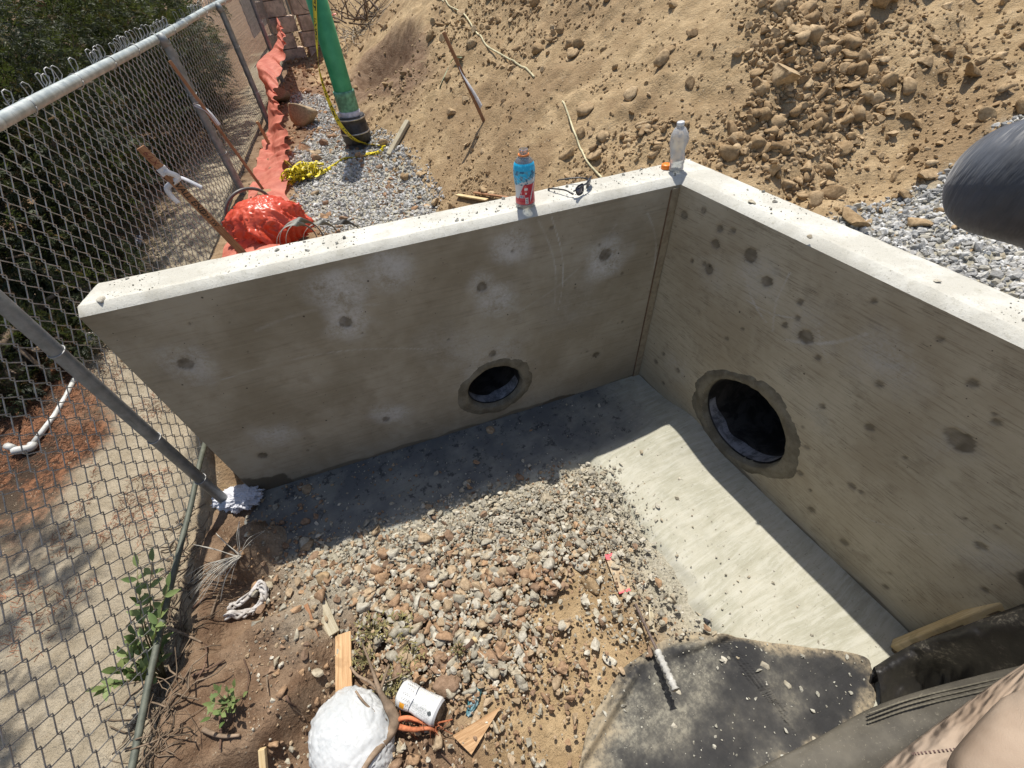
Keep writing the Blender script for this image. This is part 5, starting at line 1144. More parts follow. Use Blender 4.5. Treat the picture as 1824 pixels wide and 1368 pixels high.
# cord
CORD = flat('cream_cord', (.55, .50, .32), .8, .2)
def ground_line(name, pts, r, mat, label, cat, lift=None):
    P = curve_pts([G(x, y, r * .8) for x, y in pts], 60); P = [np.array([p[0], p[1], max(p[2], Hz(p[0], p[1]) + r * .6)]) for p in P]; b = MB(); b.tube(P, r, 6); return tag(b.build(name, mat, None, True), label, cat)
ground_line('cord', [(772, -6), (800, 12), (826, 26), (846, 55), (866, 82), (895, 100), (925, 118), (952, 139)], .0075, CORD, 'upper cream cord half buried across the top of the heap', 'cord')
ground_line('cord', [(1002, 182), (1012, 205), (1022, 235), (1032, 262), (1045, 288), (1060, 306), (1072, 318)], .006, CORD, 'lower cream cord running down the heap to the headwall', 'cord')
# ------------------------------------------------------------------ far things at the top edge
CMU = flat('pinkish_concrete_block', (.58, .45, .36), .9, .1, 0, .25, 20, .5)
cb0 = G(568, 80); bw = empty('block_pier', tuple(cb0), 'unfinished pinkish concrete block pier behind the fence end', 'block wall')
for i in range(9):
    for j in range(2 if i < 8 else 1):
        b = MB(); o_ = cb0 + np.array([-.45 * j - (.2 if i % 2 else 0) * .5, .1 * j, -.2 + .1 + i * .205]); b.box(o_, ((1, .08, 0), (-.08, 1, 0), (0, 0, 1)), (.197 if not (i % 2 and j == 0) else .15, .097, .0975)); b.build('block', CMU, bw, bevel=.006)
gt = empty('picket_gate', tuple(FP(12.2, 0, -.5)), 'dark picket gate with pale gaps beyond the far fence posts', 'gate')
for i in range(14):
    q = FP(10.6 + i * .28, fence_h(11), -.42); b = MB(); b.box(q + [0, 0, .75], (FD, FN, (0, 0, 1)), (.022, .012, .85)); b.build('picket', flat('black_steel', (.03, .03, .032), .5), gt)
b = MB(); b.box(FP(12.4, fence_h(11) + .7, -.75), (FD, FN, (0, 0, 1)), (2.0, .01, .75)); b.build('pale_panel', flat('pale_panel', (.40, .40, .40), .7), gt)
bk0 = G(514, 74); bk = empty('bucket', tuple(bk0), 'white and blue plastic bucket standing near the end of the silt fabric', 'bucket')
b = MB(); b.lathe([(.10, 0), (.115, .25), (.122, .255), (.122, .27), (.105, .27), (.098, .05)], bk0, 32, cap=False); b.build('pail', flat('white_pail', (.55, .58, .62), .4), bk, True); b = MB(); b.lathe([(.1035, .04), (.112, .19)], bk0, 32, cap=False); b.build('blue_print', flat('blue_print', (.03, .06, .26), .4), bk, True)
def twigs(name, c, n, L, r, mat, label, cat, seed, up=.6, spread=1.0, parent=None, bend=.3):
    rs = np.random.RandomState(seed); b = MB()
    for i in range(n):
        d = unit([rs.normal() * spread, rs.normal() * spread, abs(rs.normal()) * up + .05]); p = np.array(c) + rs.normal(0, .3 * L, 3) * [1, 1, .05]; P = [p]
        for k_ in range(5): d = unit(d + rs.normal(0, bend, 3)); p = p + d * L / 5 * rs.uniform(.7, 1.2); p = np.array([p[0], p[1], max(p[2], Hz(p[0], p[1]) + r * .5)]); P.append(p)
        b.tube(P, [r * (1 - .13 * q) for q in range(6)], 5)
    return tag(b.build(name, mat, parent, True), label, cat)
twigs('dead_brush', G(655, 32), 26, .85, .012, flat('dead_twig', (.17, .12, .085), .9), 'dead dark brushwood lying at the head of the heap', 'brushwood', 4, .7)
twigs('dry_stalks', G(640, 62), 34, .55, .006, flat('bleached_stalk', (.46, .40, .30), .9), 'bleached dry stalks hanging below the dead brushwood', 'stalks', 5, .3, bend=.5)
for px, py, r_, lb in [(552, 49, 10, 'red plastic scrap near the block pier'), (597, 28, 6, 'tiny red scrap right of the green riser')]: q = G(px, py); crumple('red_scrap', q, (rpx(q, r_), rpx(q, r_ * .5), .03), REDP, .3, 2, 4, lb, 'plastic scrap', sub=3)
# pvc
PVC = flat('white_pvc_pipe', (.62, .62, .58), .45, .4)
pv = empty('pvc_pipe', tuple(G(60, 805)), 'white plastic irrigation pipe with elbow lying in red needles beyond the fence', 'pipe')
E0 = G(60, 803, .03); b = MB(); b.tube([G(152, 640, .004), G(118, 705, .0), G(98, 742, .006), E0], .0145, 14); b.build('long_run', PVC, pv, True); b = MB(); b.tube(curve_pts([E0 + unit(G(98, 742) - E0) * .03, E0, E0 + [-.07, .0, .02]], 10), .024, 14); b.build('elbow', PVC, pv, True); b = MB(); b.tube([E0 + [-.05, 0, .015], pz(18, 797, .09)], .0155, 12); b.build('riser', PVC, pv, True); b = MB(); b.tube([pz(24, 798, .085), pz(12, 794, .095)], .02, 12); b.build('end_cap', PVC, pv, True)
q = G(174, 612, .03); b = MB(); b.tube([q - [0, .0, .05], q + [0, 0, .03], q + [.0, .02, .05]], .03, 14); tag(b.build('pipe_fitting', PVC, None, True), 'small white pipe fitting close to the free wall end', 'pipe fitting')
b = MB(); b.tube([G(243, 470, .03), G(256, 432, .05)], .022, 12); tag(b.build('grey_pipe', flat('grey_pvc', (.26, .27, .32), .5), None, True), 'short bluish grey pipe under the junipers seen through the mesh', 'pipe')
# ------------------------------------------------------------------ litter and wood in the pit
RAG = fabric('white_rag', (.62, .63, .68), (.78, .78, .82), .8, .15, 6)
q = G(425, 892, .02); crumple('white_rag', q, (rpx(q, 36), rpx(q, 24), .045), RAG, .26, 2.0, 21, 'crumpled white rag at the foot of the fence post', 'rag', rotz=-.4, crease=.09, drape=.10)
DRAG = fabric('dirty_rag', (.40, .36, .32), (.62, .60, .58), .85, .1, 8); dr = empty('dirty_rag', tuple(G(450, 1075)), 'twisted dirty white cloth strip lying on the dark soil', 'rag')
for off2, r0 in ((0, .0075), (.010, .006), (.004, .0065), (.014, .005), (-.004, .006)):
    P = curve_pts([G(408, 1098, .015 + off2), G(432, 1096, .02), G(455, 1090, .02 + off2), G(474, 1072, .03), G(476, 1052, .035 + off2), G(465, 1046, .03), G(450, 1062, .02 + off2), G(430, 1075, .015), G(412, 1082, .012)], 60); P = [p + np.array([.012 * math.sin(i * .35 + off2 * 400), .012 * math.cos(i * .31 + off2 * 300), .006 * math.sin(i * .5 + off2 * 500)]) for i, p in enumerate(P)]; b = MB(); b.tube(P, [r0 * (1 + .18 * math.sin(i * .9) + .2 * math.sin(i * .33)) for i in range(60)], 7); b.build('cloth_twist', DRAG, dr, True)
FIB = flat('bleached_fibre', (.55, .52, .45), .8); ft = empty('frayed_fibres', tuple(G(435, 1000)), 'spray of frayed white fibres sticking out over the dark hole', 'fibres'); b = MB(); c0 = G(437, 998, .05)
for i in range(46):
    e = G(random.uniform(338, 400), random.uniform(1020, 1085), random.uniform(.01, .06)) if i < 34 else G(*random.choice([(446, 945), (490, 960), (405, 965), (430, 1055), (365, 985), (420, 1040)]), .10); m_ = (c0 + e) / 2 + np.array([0, 0, random.uniform(.0, .05)]); b.tube(curve_pts([c0 + np.random.RandomState(i).normal(0, .004, 3), m_, e], 10), .0013, 4)
b.build('fibre_strands', FIB, ft, True)
gl = lambda x, y, l=.008: G(x, y, l)
plank('plywood_strip', gl(616, 1132, .032), gl(618, 1246, .032), rpx(gl(616, 1190), 28), .012, PLY, 'long orange-brown plywood strip running down to the white bag', 'plywood', jag=.004)
plank('wood_offcut', gl(566, 1060, .015), gl(597, 1130, .02), rpx(gl(580, 1095), 21), .016, GREYW, 'short weathered pale wood offcut with a broken end', 'wood offcut', jag=.006)
plank('wood_splinter', gl(546, 1078, .01), gl(570, 1136, .012), rpx(gl(560, 1100), 8), .006, LATH, 'thin reddish pointed splinter left of the pale wood offcut', 'splinter', taper=.15)
plank('wood_sliver', gl(604, 1118, .02), gl(606, 1142, .02), .008, .006, PINE, 'tiny pale sliver at the top of the plywood strip', 'splinter', taper=.2)
plank('raw_stake', gl(474, 1334, .03), gl(479, 1420, .02), rpx(gl(476, 1350), 11), .018, PINE, 'pale raw stick at the bottom edge in the shaded hollow', 'stick')
plank('thin_stick', gl(882, 1038, .03), gl(872, 1098, .03), .007, .006, GREYW, 'thin straw-coloured stick lying on the rubble', 'stick'); plank('thin_stick', gl(1157, 1062, .02), gl(1160, 1128, .02), rpx(gl(1158, 1100), 8), .008, GREYW, 'pale flat stick beside the steel rod above the tarp', 'stick')
LP = wood('painted_lath', (.40, .30, .19), (.50, .40, .27), 1, (.80, .14, .16)); plank('painted_lath', gl(1086, 989, .018), gl(1112, 1058, .018), rpx(gl(1100, 1020), 21), .01, LP, 'dusty lath piece with pink paint at its ends by the slab', 'lath')
# triangular plywood scrap
t_ = [gl(893, 1262, .035), gl(810, 1313, .045), gl(841, 1345, .022)]; nrm_ = unit(np.cross(t_[1] - t_[0], t_[2] - t_[0])); nrm_ = nrm_ if nrm_[2] > 0 else -nrm_
V = np.array(t_ + [p - nrm_ * .014 for p in t_]); UVt = np.array([(0, 0), (.25, .0), (.25, .1)] * 2) ; o = mesh_obj('plywood_scrap', V, [(0, 1, 2), (5, 4, 3), (0, 3, 4, 1), (1, 4, 5, 2), (2, 5, 3, 0)], PLY, None, False, uv=UVt); tag(o, 'triangular orange plywood scrap lying on the sand', 'plywood')
STICK = flat('dry_branch', (.27, .20, .14), .85, .2, 0, .3, 30, .6); BBR = flat('brown_branch', (.16, .10, .07), .85, .2, 0, .35, 30, .7); ORR = flat('orange_root', (.50, .17, .08), .8, .2, 0, .3, 40, .5)
dbr = empty('uprooted_shrub', tuple(gl(712, 1285)), 'uprooted dry shrub stem with orange roots lying by the white bag', 'shrub')
b = MB(); b.tube(curve_pts([gl(648, 1138, .07), gl(672, 1190, .10), gl(690, 1240, .10), gl(712, 1285, .08), gl(700, 1320, .09), gl(680, 1350, .12), gl(655, 1390, .12)], 40), [.004 + .011 * math.exp(-((i - 20) / 9) ** 2) + .005 * (i > 15) for i in range(40)], 9)
b.tube(curve_pts([gl(632, 1192, .05), gl(645, 1208, .06), gl(668, 1220, .07), gl(688, 1240, .10)], 16), .0055, 7); b.tube(curve_pts([gl(735, 1205, .09), gl(705, 1218, .08), gl(680, 1230, .09)], 10), .003, 6); b.tube(curve_pts([gl(652, 1240, .13), gl(672, 1265, .13), gl(700, 1288, .09)], 12), .004, 6); b.tube(curve_pts([gl(700, 1190, .06), gl(694, 1215, .08), gl(690, 1240, .10)], 10), .006, 6); b.build('stem', STICK, dbr, True)
b = MB(); b.tube(curve_pts([gl(712, 1288, .08), gl(735, 1282, .07), gl(765, 1292, .06), gl(785, 1290, .05), gl(808, 1283, .03)], 24), [.009 - .0003 * i for i in range(24)], 7); b.tube(curve_pts([gl(712, 1296, .07), gl(740, 1302, .06), gl(770, 1300, .05), gl(785, 1308, .02)], 16), [.011 - .0005 * i for i in range(16)], 7)
rs4 = np.random.RandomState(4)
for i in range(34): 
    p = gl(rs4.uniform(718, 790), rs4.uniform(1284, 1304), .055); e = p + rs4.normal(0, .03, 3) + [0, 0, -.03]; b.tube([p, (p + e) / 2 + rs4.normal(0, .006, 3), e], .0012, 4)
b.build('roots', ORR, dbr, True)
brk = empty('broken_branch', tuple(gl(800, 1180)), 'broken brown branch with a pale snapped end below the rubble', 'branch'); b = MB(); b.tube(curve_pts([gl(752, 1192, .02), gl(780, 1186, .03), gl(805, 1175, .035), gl(830, 1158, .035), gl(846, 1146, .04)], 26), [.006 + .0003 * i for i in range(26)], 9); b.build('bark_piece', BBR, brk, True); b = MB(); e = gl(846, 1146, .04); b.tube([e, e + unit(gl(850, 1142, .042) - e) * .012], .0135, 9); b.build('snapped_end', PINE, brk, True)
for i, (pts, lb) in enumerate([([(744, 1040), (745, 1075), (741, 1110), (742, 1145)], 'upright dark twig lying across the upper rubble'), ([(700, 1175), (735, 1150), (760, 1130)], 'curved dark twig above the can'), ([(437, 1175), (448, 1205), (440, 1240)], 'curved twig standing in the dark mound'), ([(478, 1205), (482, 1235)], 'short dark twig right of the curved one'),
        ([(345, 1205), (375, 1195), (404, 1177)], 'dark straight stick at the left edge of the pit'), ([(300, 1118), (330, 1130), (362, 1145)], 'reddish stick crossing under the seedling'), ([(345, 1085), (385, 1060), (440, 1045)], 'forked brown root under the frayed fibres'), ([(378, 1100), (395, 1060), (420, 1000), (432, 975)], 'straight root rising to the frayed fibres'),
        ([(760, 1320), (790, 1345), (815, 1372)], 'dark twig leaving the frame at the bottom'), ([(510, 1245), (530, 1265), (552, 1283)], 'tiny root thread on the dark soil'), ([(370, 1150), (372, 1185), (352, 1215)], 'pale curved root left of the mound'), ([(850, 660 + 420), (852, 1060)], 'straw stub on the rubble'),
        ([(395, 1270), (400, 1305), (395, 1335)], 'upright root in the bank below the weed'), ([(365, 1300), (400, 1312), (430, 1310)], 'pale broken root at the bottom of the bank'), ([(513, 1240), (520, 1252), (531, 1260)], 'short pale stick on the soil left of the white bag')]):
    b = MB(); P = curve_pts([gl(x, y, .012 + .012 * (j % 2)) for j, (x, y) in enumerate(pts)], 16); r0 = [.003, .0025, .003, .003, .006, .007, .006, .005, .003, .0015, .004, .003, .006, .009, .006][i]; b.tube(P, [r0 * (1 - .03 * q) for q in range(16)], 6); tag(b.build('twig', [BBR, STICK][i % 2], None, True), lb, 'twig')
YEL = leafmat('dry_yellow_leaf', (.16, .14, .05), (.36, .31, .12), (.30, .20, .07))
for i, (px, py, s, lb) in enumerate([(668, 1128, 1.1, 'dry yellow weed tuft left of the rubble near the plywood'), (715, 1122, 1.2, 'dry yellow weed tuft at the lower rubble edge'), (738, 1175, 1.0, 'dark yellow-green weed tuft above the can'), (655, 1180, .8, 'small dry weed tuft right of the plywood strip'), (706, 1222, 1.0, 'weed tuft between the can and the bare stick'), (820, 1162, .5, 'tiny yellow weed under the broken branch')]):
    q = gl(px, py); seedling('dry_weed', q, [q + np.array([math.cos(a) * .07 * s, math.sin(a) * .06 * s, .02 + .03 * ((a * 7) % 1)]) for a in np.arange(i, i + 6.2, .75)], lb, 'weed', 3, .017 * s, .0028 * s, 40 + i, YEL)
# crushed can
p0 = gl(720, 1236, .05); p1 = gl(795, 1278, .045); ax = unit(p1 - p0); L = np.linalg.norm(p1 - p0) * .9; rc = rpx(p0, 21.5); can = empty('drink_can', tuple(p0), 'dented white drink can with black script and an orange square', 'can')
def canp(a, t):
    c = np.tile(np.array([.68, .69, .68]), (len(a), 1)); tx = (np.mod(a * 34, 1) < .42) & (vn(a * 40, t * 90, 3) > -.06) & (t > .42) & (t < .9) & (np.abs(vn(a * 5, t * 2, 8)) > .04); c[tx] = (.30, .32, .30)
    big = (t > .10) & (t < .36) & (np.abs(np.mod(a * 9, 1) - .5 + .22 * np.sin(t * 120)) < .09); c[big] = (.10, .10, .10)
    orr = (t > .13) & (t < .26) & (a > -.30) & (a < -.14) | ((t > .13) & (t < .26) & (a > .55) & (a < .7)); c[orr] = (.78, .36, .03); c[(np.hypot((a + .38) * 5, (t - .88) * 5) < .25)] = (.08, .09, .09); c[t > .97] = (.35, .35, .36); c[(np.abs(t - .40 - .02 * np.sin(a * 9)) < .012)] = (.06, .07, .10); return c
vd = CAM - p0; vd = unit(vd - ax * vd.dot(ax)); wrap('can_wall', p0, [(rc * .82, 0), (rc * .97, .05 * L), (rc, .12 * L)] + [(rc * (1 - .10 * math.exp(-((t - .42) / .12) ** 2)), t * L) for t in np.linspace(.15, .92, 18)] + [(rc * .9, L)], canp, can, painted('can_print', .3, .5, .3), face=math.atan2(vd[1], vd[0]), ax=ax, dent=.16)
b = MB(); b.lathe([(rc * .9, L), (rc * .86, L + .003), (rc * .82, L - .006), (.001, L - .008)], p0, 30, ax=ax, cap=False); b.build('can_end', galv('can_metal', (.25, .25, .26), (.45, .45, .46), .3, .9), can, True)
TEAL = fabric('teal_wrapper', (.03, .16, .18), (.35, .50, .56), .3, .1, 8, .6); q = gl(846, 1243, .015); crumple('candy_wrapper', q, (rpx(q, 24), rpx(q, 8), .018), TEAL, .4, 3.0, 5, 'crumpled teal and silver wrapper beside the biggest boulder', 'wrapper', sub=5, rotz=.75)
q = gl(762, 1044, .012); b = MB(); b.lathe([(.001, .034), (.007, .034), (.013, 0), (.001, 0)], q, 20, ax=(.1, .3, 1), cap=False); tag(b.build('plastic_cone', flat('dark_plastic_cone', (.03, .035, .05), .4), None, True), 'small dark plastic cone lying in the middle of the rubble', 'cone')
q = gl(632, 1318, .03); WB = fabric('white_plastic_bag', (.66, .69, .70), (.82, .84, .84), .35, .3, 3, .5)
crumple('white_bag', q, (rpx(q, 70), rpx(q, 84), .12), WB, .035, 1.2, 33, 'bulging white plastic bag at the bottom edge of the photo', 'plastic bag', stretch=(1, 1, .7), rotz=.35, sharp=.8, crease=.018, drape=.022, nd=6)
# ------------------------------------------------------------------ tarp, rod, form, black sheet
k = NT('dusty_black_fabric'); co = k.pos(); n = k.noise(co, 4.5, 5, .65); f = k.noise(co, 55, 5, .75); g2 = k.noise(co, 190, 3, .7)
yv_ = k.n('SeparateXYZ', {0: co}); edge = k.ramp(k.math('ADD', yv_.outputs[1], k.math('MULTIPLY', n, .35)), -1.42, -1.10)
c = k.mix(k.ramp(n, .35, .7), (.030, .030, .031), (.075, .072, .066)); c = k.mix(k.math('MULTIPLY', k.ramp(n, .50, .72), k.math('MULTIPLY', k.ramp(f, .30, .75), .55)), c, (.27, .245, .185)); c = k.mix(k.math('MULTIPLY', k.math('MULTIPLY', edge, k.ramp(n, .38, .62)), k.math('ADD', .15, k.math('MULTIPLY', k.ramp(f, .40, .70), .6))), c, (.36, .34, .27)); c = k.mix(k.math('MULTIPLY', k.ramp(k.noise(co, 28, 4, .7), .70, .73), .8), c, (.52, .50, .43)); c = k.mix(k.math('MULTIPLY', k.ramp(g2, .70, .74), .7), c, (.40, .38, .32))
rim = k.ramp(k.math('ADD', k.attr(), k.math('MULTIPLY', k.math('SUBTRACT', n, .5), .9)), .80, 1.02); c = k.mix(k.math('MULTIPLY', rim, k.ramp(f, .25, .6)), c, (.34, .28, .19))
k.bsdf(c, .8, k.bump(f, .3, .004, k.bump(g2, .5, .002)), .2); TARPM = k.m
To = [pz(x, y, .03) for x, y in [(1052, 1285), (1040, 1330), (1034, 1420), (1180, 1470), (1400, 1400), (1470, 1330), (1540, 1285), (1562, 1240), (1556, 1190), (1535, 1166), (1440, 1152), (1330, 1136), (1240, 1120), (1175, 1142), (1115, 1185), (1078, 1240)]]
def tz(x, y, r):
    fold = .026 * np.clip(np.sin((x * .35 + y * 1.5) * 30 + 4 * vn(x * 2, y * 2, 5)), 0, 1) ** 3 * ss(-1.50, -1.32, y) * ss(-.95, -.75, x) * ss(-.35, -.5, x) + .03 * np.exp(-((y + 1.34 - .35 * (x + 1.2)) / .018) ** 2) * ss(-.9, -1.2, x)
    return np.maximum(terrain(x, y, False) + .006, SZv(x, y)) + .010 + .012 * np.clip(vn(x * 4, y * 4, 6) + .3, 0, 1) + .008 * fbm(x * 14, y * 14, 3, 7) + fold - .004 * r ** 8
tarp = sheet('tarp', To, tz, TARPM, 'dusty black fabric tarp spread over the end of the slab', 'tarp', nr=110, nt=420)
def tarp_z(x, y): return float(tz(np.array([x]), np.array([y]), np.array([.3]))[0])
rsq = np.random.RandomState(12); m = 420; pxs = rsq.uniform(1060, 1550, m); pys = rsq.uniform(1130, 1368, m); P = np.array([pz(a, b_, .06) for a, b_ in zip(pxs, pys)]); okk = inpoly(P[:, 0], P[:, 1], [q for q in np.array(To)[:, :2]]) & ((rsq.rand(m) < .5) | (pys < 1180)); P = P[okk]; P[:, 2] = tz(P[:, 0], P[:, 1], np.full(len(P), .3)) + .004
stones('mortar_crumbs', P, np.clip(.0022 * (1 + rsq.pareto(1.9, len(P))), 0, .011), pick([(.46, .45, .39), (.36, .35, .30)], len(P), rsq), 1, 'pale mortar crumbs scattered on the black tarp', 'crumbs', 15)
for px, py, r_, lb in [(1368, 1180, 10, 'round pale mortar splat on the tarp, right of centre'), (1300, 1170, 8, 'oval mortar splat left of the round one'), (1323, 1165, 7, 'mortar splat between the oval and round splats'), (1412, 1218, 9, 'crumbly mortar splat below the round one'), (1208, 1289, 7, 'white chip alone in the middle of the tarp'), (1216, 1225, 6, 'white chip at the end of the steel rod'), (1538, 1279, 8, 'cream pebble at the right corner of the tarp'), (1462, 1319, 7, 'cream pebble on the lower tarp edge'), (1415, 1345, 7, 'white pebble on the lower tarp edge')]:
    q = pz(px, py, .06); q = np.array([q[0], q[1], tarp_z(q[0], q[1])]); one_rock('mortar_splat', q, rpx(q, r_), OM_G, lb, 'mortar', seed=4, angular=.7, sub=2, flatz=.4)
rod = empty('steel_rod', tuple(gl(1165, 1150)), 'rusty steel rod with its lower end crusted in mortar, lying on the tarp', 'rod'); A_ = gl(1130, 1080, .03); B_ = pz(1203, 1228, .11)
b = MB(); P = [A_ + (B_ - A_) * t for t in np.linspace(0, 1, 90)]; b.tube(P, [.0058 + .0008 * (i % 3 == 0) for i in range(90)], 8); b.build('rebar', flat('rusty_steel', (.13, .10, .085), .7, .4, .3, .4, 60, .4), rod, True)
b = MB(); b.tube([A_ + (B_ - A_) * t for t in np.linspace(.58, 1.0, 30)], [.007 + .006 * abs(math.sin(i * .7)) + .004 * (1 < 2) * math.sin(i * 1.9) ** 2 for i in range(30)], 9); b.build('mortar_crust', flat('white_mortar', (.55, .54, .50), .9, .1, 0, .2, 60, .8), rod, True)
# form boards and black sheet at the right end of the pit
fm = empty('form_board', tuple(pz(1640, 1140, .1)), 'yellowish form board edge meeting the side wall above the black sheet', 'board')
A0 = pz(1606, 1152, .03); A1 = pz(1900, 1036, .62)
plank('board_edge', A0 - unit(A1 - A0) * .02, A1, .045, .05, PINE, parent=fm, up=(0, .7, .7)); plank('board_face', A0 + [0, -.03, -.04], A1 + [0, -.03, -.04], .05, .09, wood('dark_form_wood', (.13, .09, .05), (.22, .16, .09)), parent=fm, up=(0, .7, .7))
def swept(name, rows, mat, label, cat, nU=120, nV=40, bulge=0.03, noise=.006, thick=.004, seed=0, rag=0.0, kindd=None):
    """rows: list of edge polylines (top to bottom), interpolated into a sheet"""
    rows = [np.array(curve_pts(r_, nU)) for r_ in rows]; V = np.zeros((nU, nV, 3))
    for i in range(nU):
        V[i] = np.array(curve_pts([r_[i] for r_ in rows], nV))
    U, W_2 = np.meshgrid(np.arange(nU), np.arange(nV), indexing='ij'); d = noise * fbm(U * .09, W_2 * .14, 4, seed) * 2 + bulge * 0; tv = unit(CAM - V.mean((0, 1))); V += tv * d[..., None]
    if rag: V[:, -1] += (rows[-1] - rows[-2]) * (rag * fbm(np.arange(nU) * .2, np.arange(nU) * 0., 4, seed))[:, None]
    ix = np.arange(nU * nV).reshape(nU, nV); F = np.stack([ix[:-1, :-1], ix[1:, :-1], ix[1:, 1:], ix[:-1, 1:]], -1).reshape(-1, 4); o = mesh_obj(name, V.reshape(-1, 3), F, mat, None, True); s = o.modifiers.new('s', 'SOLIDIFY'); s.thickness = thick; s.offset = 0; return tag(o, label, cat)
row = lambda pts: [pz(x, y, z) for x, y, z in pts]
BSH = None; k = NT('black_rubber_sheet'); co = k.pos(); n = k.noise(co, 7, 5, .65); f = k.noise(co, 90, 5, .7); nz_ = k.n('SeparateXYZ', {0: k.n('NewGeometry').outputs['Normal']})
c = k.mix(k.ramp(n, .4, .7), (.012, .011, .010), (.035, .031, .027)); c = k.mix(k.math('MULTIPLY', k.math('MULTIPLY', k.ramp(n, .5, .62), k.ramp(f, .48, .62)), .7), c, (.20, .18, .14)); k.bsdf(c, .5, k.bump(f, .4, .003), .45); BSH = k.m
swept('black_sheet', [row([(1548, 1222, .0), (1620, 1180, .08), (1720, 1130, .30), (1900, 1062, .55)]), row([(1556, 1190, .06), (1620, 1152, .16), (1720, 1115, .38), (1900, 1048, .66)]), row([(1562, 1200, .075), (1640, 1168, .18), (1740, 1130, .42), (1900, 1075, .70)]), row([(1568, 1230, .05), (1660, 1200, .10), (1750, 1180, .33), (1900, 1130, .62)]), row([(1568, 1258, .02), (1660, 1240, .03), (1750, 1222, .25), (1900, 1185, .52)]), row([(1560, 1275, .0), (1660, 1262, .0), (1750, 1248, .2), (1900, 1215, .45)])], BSH, 'black rubber sheet draped over the form at the right end of the pit', 'rubber sheet', noise=.009, seed=5)
GRS = None; k = NT('dusty_rubber_strip'); co = k.pos(); n = k.noise(co, 6, 5, .65); f = k.noise(co, 120, 5, .7); c = k.mix(k.ramp(n, .35, .65), (.075, .068, .055), (.12, .108, .085)); c = k.mix(k.math('MULTIPLY', k.ramp(f, .58, .7), .6), c, (.26, .235, .18)); k.bsdf(c, .7, k.bump(f, .4, .003), .25); GRS = k.m
st_ = swept('rubber_strip', [row([(1330, 1385, .40), (1450, 1322, .40), (1560, 1262, .42), (1700, 1218, .55), (1900, 1172, .75)]), row([(1332, 1390, .42), (1455, 1328, .42), (1563, 1270, .44), (1700, 1225, .57), (1900, 1180, .77)]), row([(1380, 1440, .42), (1500, 1370, .44), (1620, 1310, .48), (1740, 1262, .60), (1900, 1222, .80)]), row([(1420, 1500, .38), (1540, 1420, .42), (1680, 1350, .46), (1780, 1300, .58), (1900, 1262, .78)])], GRS, 'grey-brown dusty rubber strip crossing the lower right corner', 'rubber strip', noise=.003, seed=8, thick=.01)
b = MB()
for o2 in (0, 1, 2):
    P = curve_pts(row([(1545, 1272 + o2 * 8, .447), (1620, 1246 + o2 * 8, .50), (1720, 1222 + o2 * 8, .60), (1900, 1182 + o2 * 8, .785)]), 110); b.tube([p + np.array([0, 0, .0015 * math.sin(i * 1.9)]) for i, p in enumerate(P)], .0022, 5)
b.build('stitching', flat('dusty_thread', (.15, .135, .10), .9), st_, True)
# ------------------------------------------------------------------ the photographer (only a trouser leg and a gloved fingertip reach into the frame)
def skin(name, nodes, edges, mat, label=None, cat=None, parent=None, sub=2, loc=(0, 0, 0)):
    me = bpy.data.meshes.new(name); me.from_pydata([tuple(map(float, n[0])) for n in nodes], edges, []); me.update(); o = bpy.data.objects.new(name, me); link(o, parent)
    sm = o.modifiers.new('skin', 'SKIN'); sm.use_smooth_shade = True
    for i, n in enumerate(nodes): me.skin_vertices[0].data[i].radius = (n[1], n[2] if len(n) > 2 else n[1])
    me.skin_vertices[0].data[0].use_root = True; s = o.modifiers.new('sub', 'SUBSURF'); s.levels = sub; s.render_levels = sub; me.materials.append(mat); return tag(o, label, cat)
k = NT('tan_canvas'); co = k.pos(); w = k.noise(co, 900, 2, .5); n = k.noise(co, 9, 4, .6); c = k.mix(k.ramp(n, .35, .65), (.31, .23, .165), (.41, .32, .24)); c = k.mix(k.math('MULTIPLY', k.ramp(k.noise(co, 7, 5, .7), .5, .66), .3), c, (.24, .18, .13)); k.bsdf(c, .9, k.bump(w, .5, .0008, k.bump(k.noise(k.mapped(co, (2, 6, 3)), 2.0, 3, .55, 1.2), 1.0, .05)), .12); TANC = k.m
k = NT('black_glove'); co = k.pos(); n = k.noise(co, 60, 4, .6); m_2 = k.noise(k.mapped(co, (40, 260, 60)), 1.0, 4, .6); c = k.mix(k.ramp(n, .35, .7), (.014, .016, .020), (.075, .085, .105)); k.bsdf(c, .55, k.bump(m_2, .6, .002), .45, Sheen_Weight=.3); GLV = k.m
V3 = lambda *a: np.array(a, float)
person = empty('person', (-.75, -2.1, .82), 'person behind the camera in tan trousers, black gloved finger raised at right', 'person')
hipc = V3(-.62, -2.0, 1.43); kneeL = V3(-1.36, -1.685, 1.150); hipL = V3(-.74, -1.695, 1.40); footL = V3(-1.22, -2.20, .72)
nodes = [(hipc, .15, .12), (V3(-.60, -2.08, 1.62), .15, .11), (V3(-.62, -2.06, 1.86), .17, .12), (V3(-.66, -2.00, 2.06), .07), (V3(-.70, -1.97, 2.16), .085, .10), (V3(-.72, -1.95, 2.28), .06),
         (hipL, .105), ((hipL + kneeL) / 2, .098), (kneeL, .082), ((kneeL + footL) / 2, .062), (footL, .05), (footL + V3(-.12, .12, -.03), .035),
         (V3(-.45, -1.98, 1.36), .10), (V3(-.42, -1.92, 1.0), .07), (V3(-.42, -2.2, .84), .05), (V3(-.5, -2.12, .80), .04),
         (V3(-.84, -2.02, 1.98), .06), (V3(-1.02, -1.95, 1.76), .045), (V3(-1.13, -1.72, 1.93), .034),
         (V3(-.42, -2.1, 1.96), .06), (V3(-.40, -1.95, 1.72), .045), (V3(-.62, -1.75, 1.75), .034)]
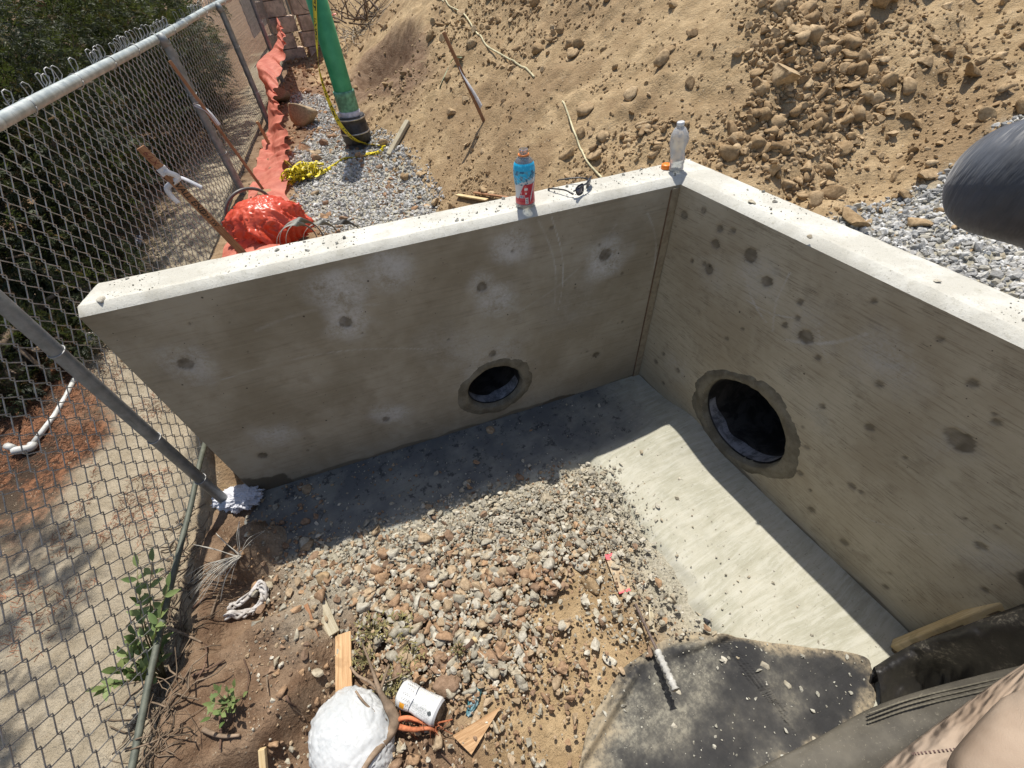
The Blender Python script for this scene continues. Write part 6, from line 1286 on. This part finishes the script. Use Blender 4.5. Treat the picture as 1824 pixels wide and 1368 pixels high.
edges = [(0, 1), (1, 2), (2, 3), (3, 4), (4, 5), (0, 6), (6, 7), (7, 8), (8, 9), (9, 10), (10, 11), (0, 12), (12, 13), (13, 14), (14, 15), (2, 16), (16, 17), (17, 18), (2, 19), (19, 20), (20, 21)]
nodes = [(n[0], n[1], n[2] if len(n) > 2 else n[1]) for n in nodes]
skin('body', nodes, edges, TANC, parent=person)
# pocket welt, stitches and the second fold of cloth near the knee
kn = [pr(1745, 1470, .70), pr(1800, 1400, .70), pr(1862, 1345, .72), pr(1960, 1310, .76)]
skin('bunched_trouser_cloth', [(kn[0], .040, .040), (kn[1], .040, .036), (kn[2], .045, .040), (kn[3], .06, .06)], [(0, 1), (1, 2), (2, 3)], TANC, parent=person)
b = MB()
P = curve_pts([pr(1625, 1343, .80), pr(1690, 1336, .80), pr(1750, 1328, .80)], 40)
for i in range(0, 39, 2): b.tube([P[i], P[i + 1]], .0016, 5)
stm = b.build('seam_stitches', flat('brown_thread', (.12, .07, .06), .8), person)
# black glove: one finger across the right edge of the frame, the rest of the hand outside it
F0 = pr(1704, 318, .116); F1 = pr(1830, 314, .108); F2 = pr(2010, 345, .118); KN = pr(2400, 430, .15)
dr_ = unit(KN - F0); dwn = unit(RM @ np.array([0, 1., 0])); fwd = unit(RM @ np.array([0, 0, 1.])); rgt = unit(RM @ np.array([1., 0, 0]))
palm = KN + rgt * .04 + dwn * .02; wrist = palm + rgt * .055 + dwn * .035 - fwd * .0
nd = [(palm, .026, .02), (wrist, .026, .022), (wrist + rgt * .06 + dwn * .04, .03, .028), (KN, .014, .013), (F2, .0115, .0115), (F1, .0098, .0098), (F0, .0084, .0084)]
ed = [(0, 1), (1, 2), (0, 3), (3, 4), (4, 5), (5, 6)]
for i, (dd, L, cu) in enumerate([(.022, .072, .5), (.044, .066, .7), (.063, .052, .9)]):
    b0_ = palm + rgt * .01 + dwn * dd * .6; q1 = b0_ + rgt * L * .25 + fwd * .012; q2 = q1 + (rgt * .8 + fwd * .1) * L * .35; q3 = q2 + (rgt * .6 - fwd * .5) * L * .3; n0 = len(nd)
    nd += [(b0_, .0125, .012), (q1, .0115, .0115), (q2, .0105, .0105), (q3, .0095, .0095)]; ed += [(0, n0), (n0, n0 + 1), (n0 + 1, n0 + 2), (n0 + 2, n0 + 3)]
n0 = len(nd); th = palm - dwn * .02 - fwd * .012; nd += [(th, .014, .013), (th + rgt * .028 - dwn * .012 - fwd * .006, .0125, .012), (th + rgt * .05 - dwn * .012, .011, .011)]; ed += [(0, n0), (n0, n0 + 1), (n0 + 1, n0 + 2)]
skin('glove', nd, ed, GLV, parent=person, sub=3)
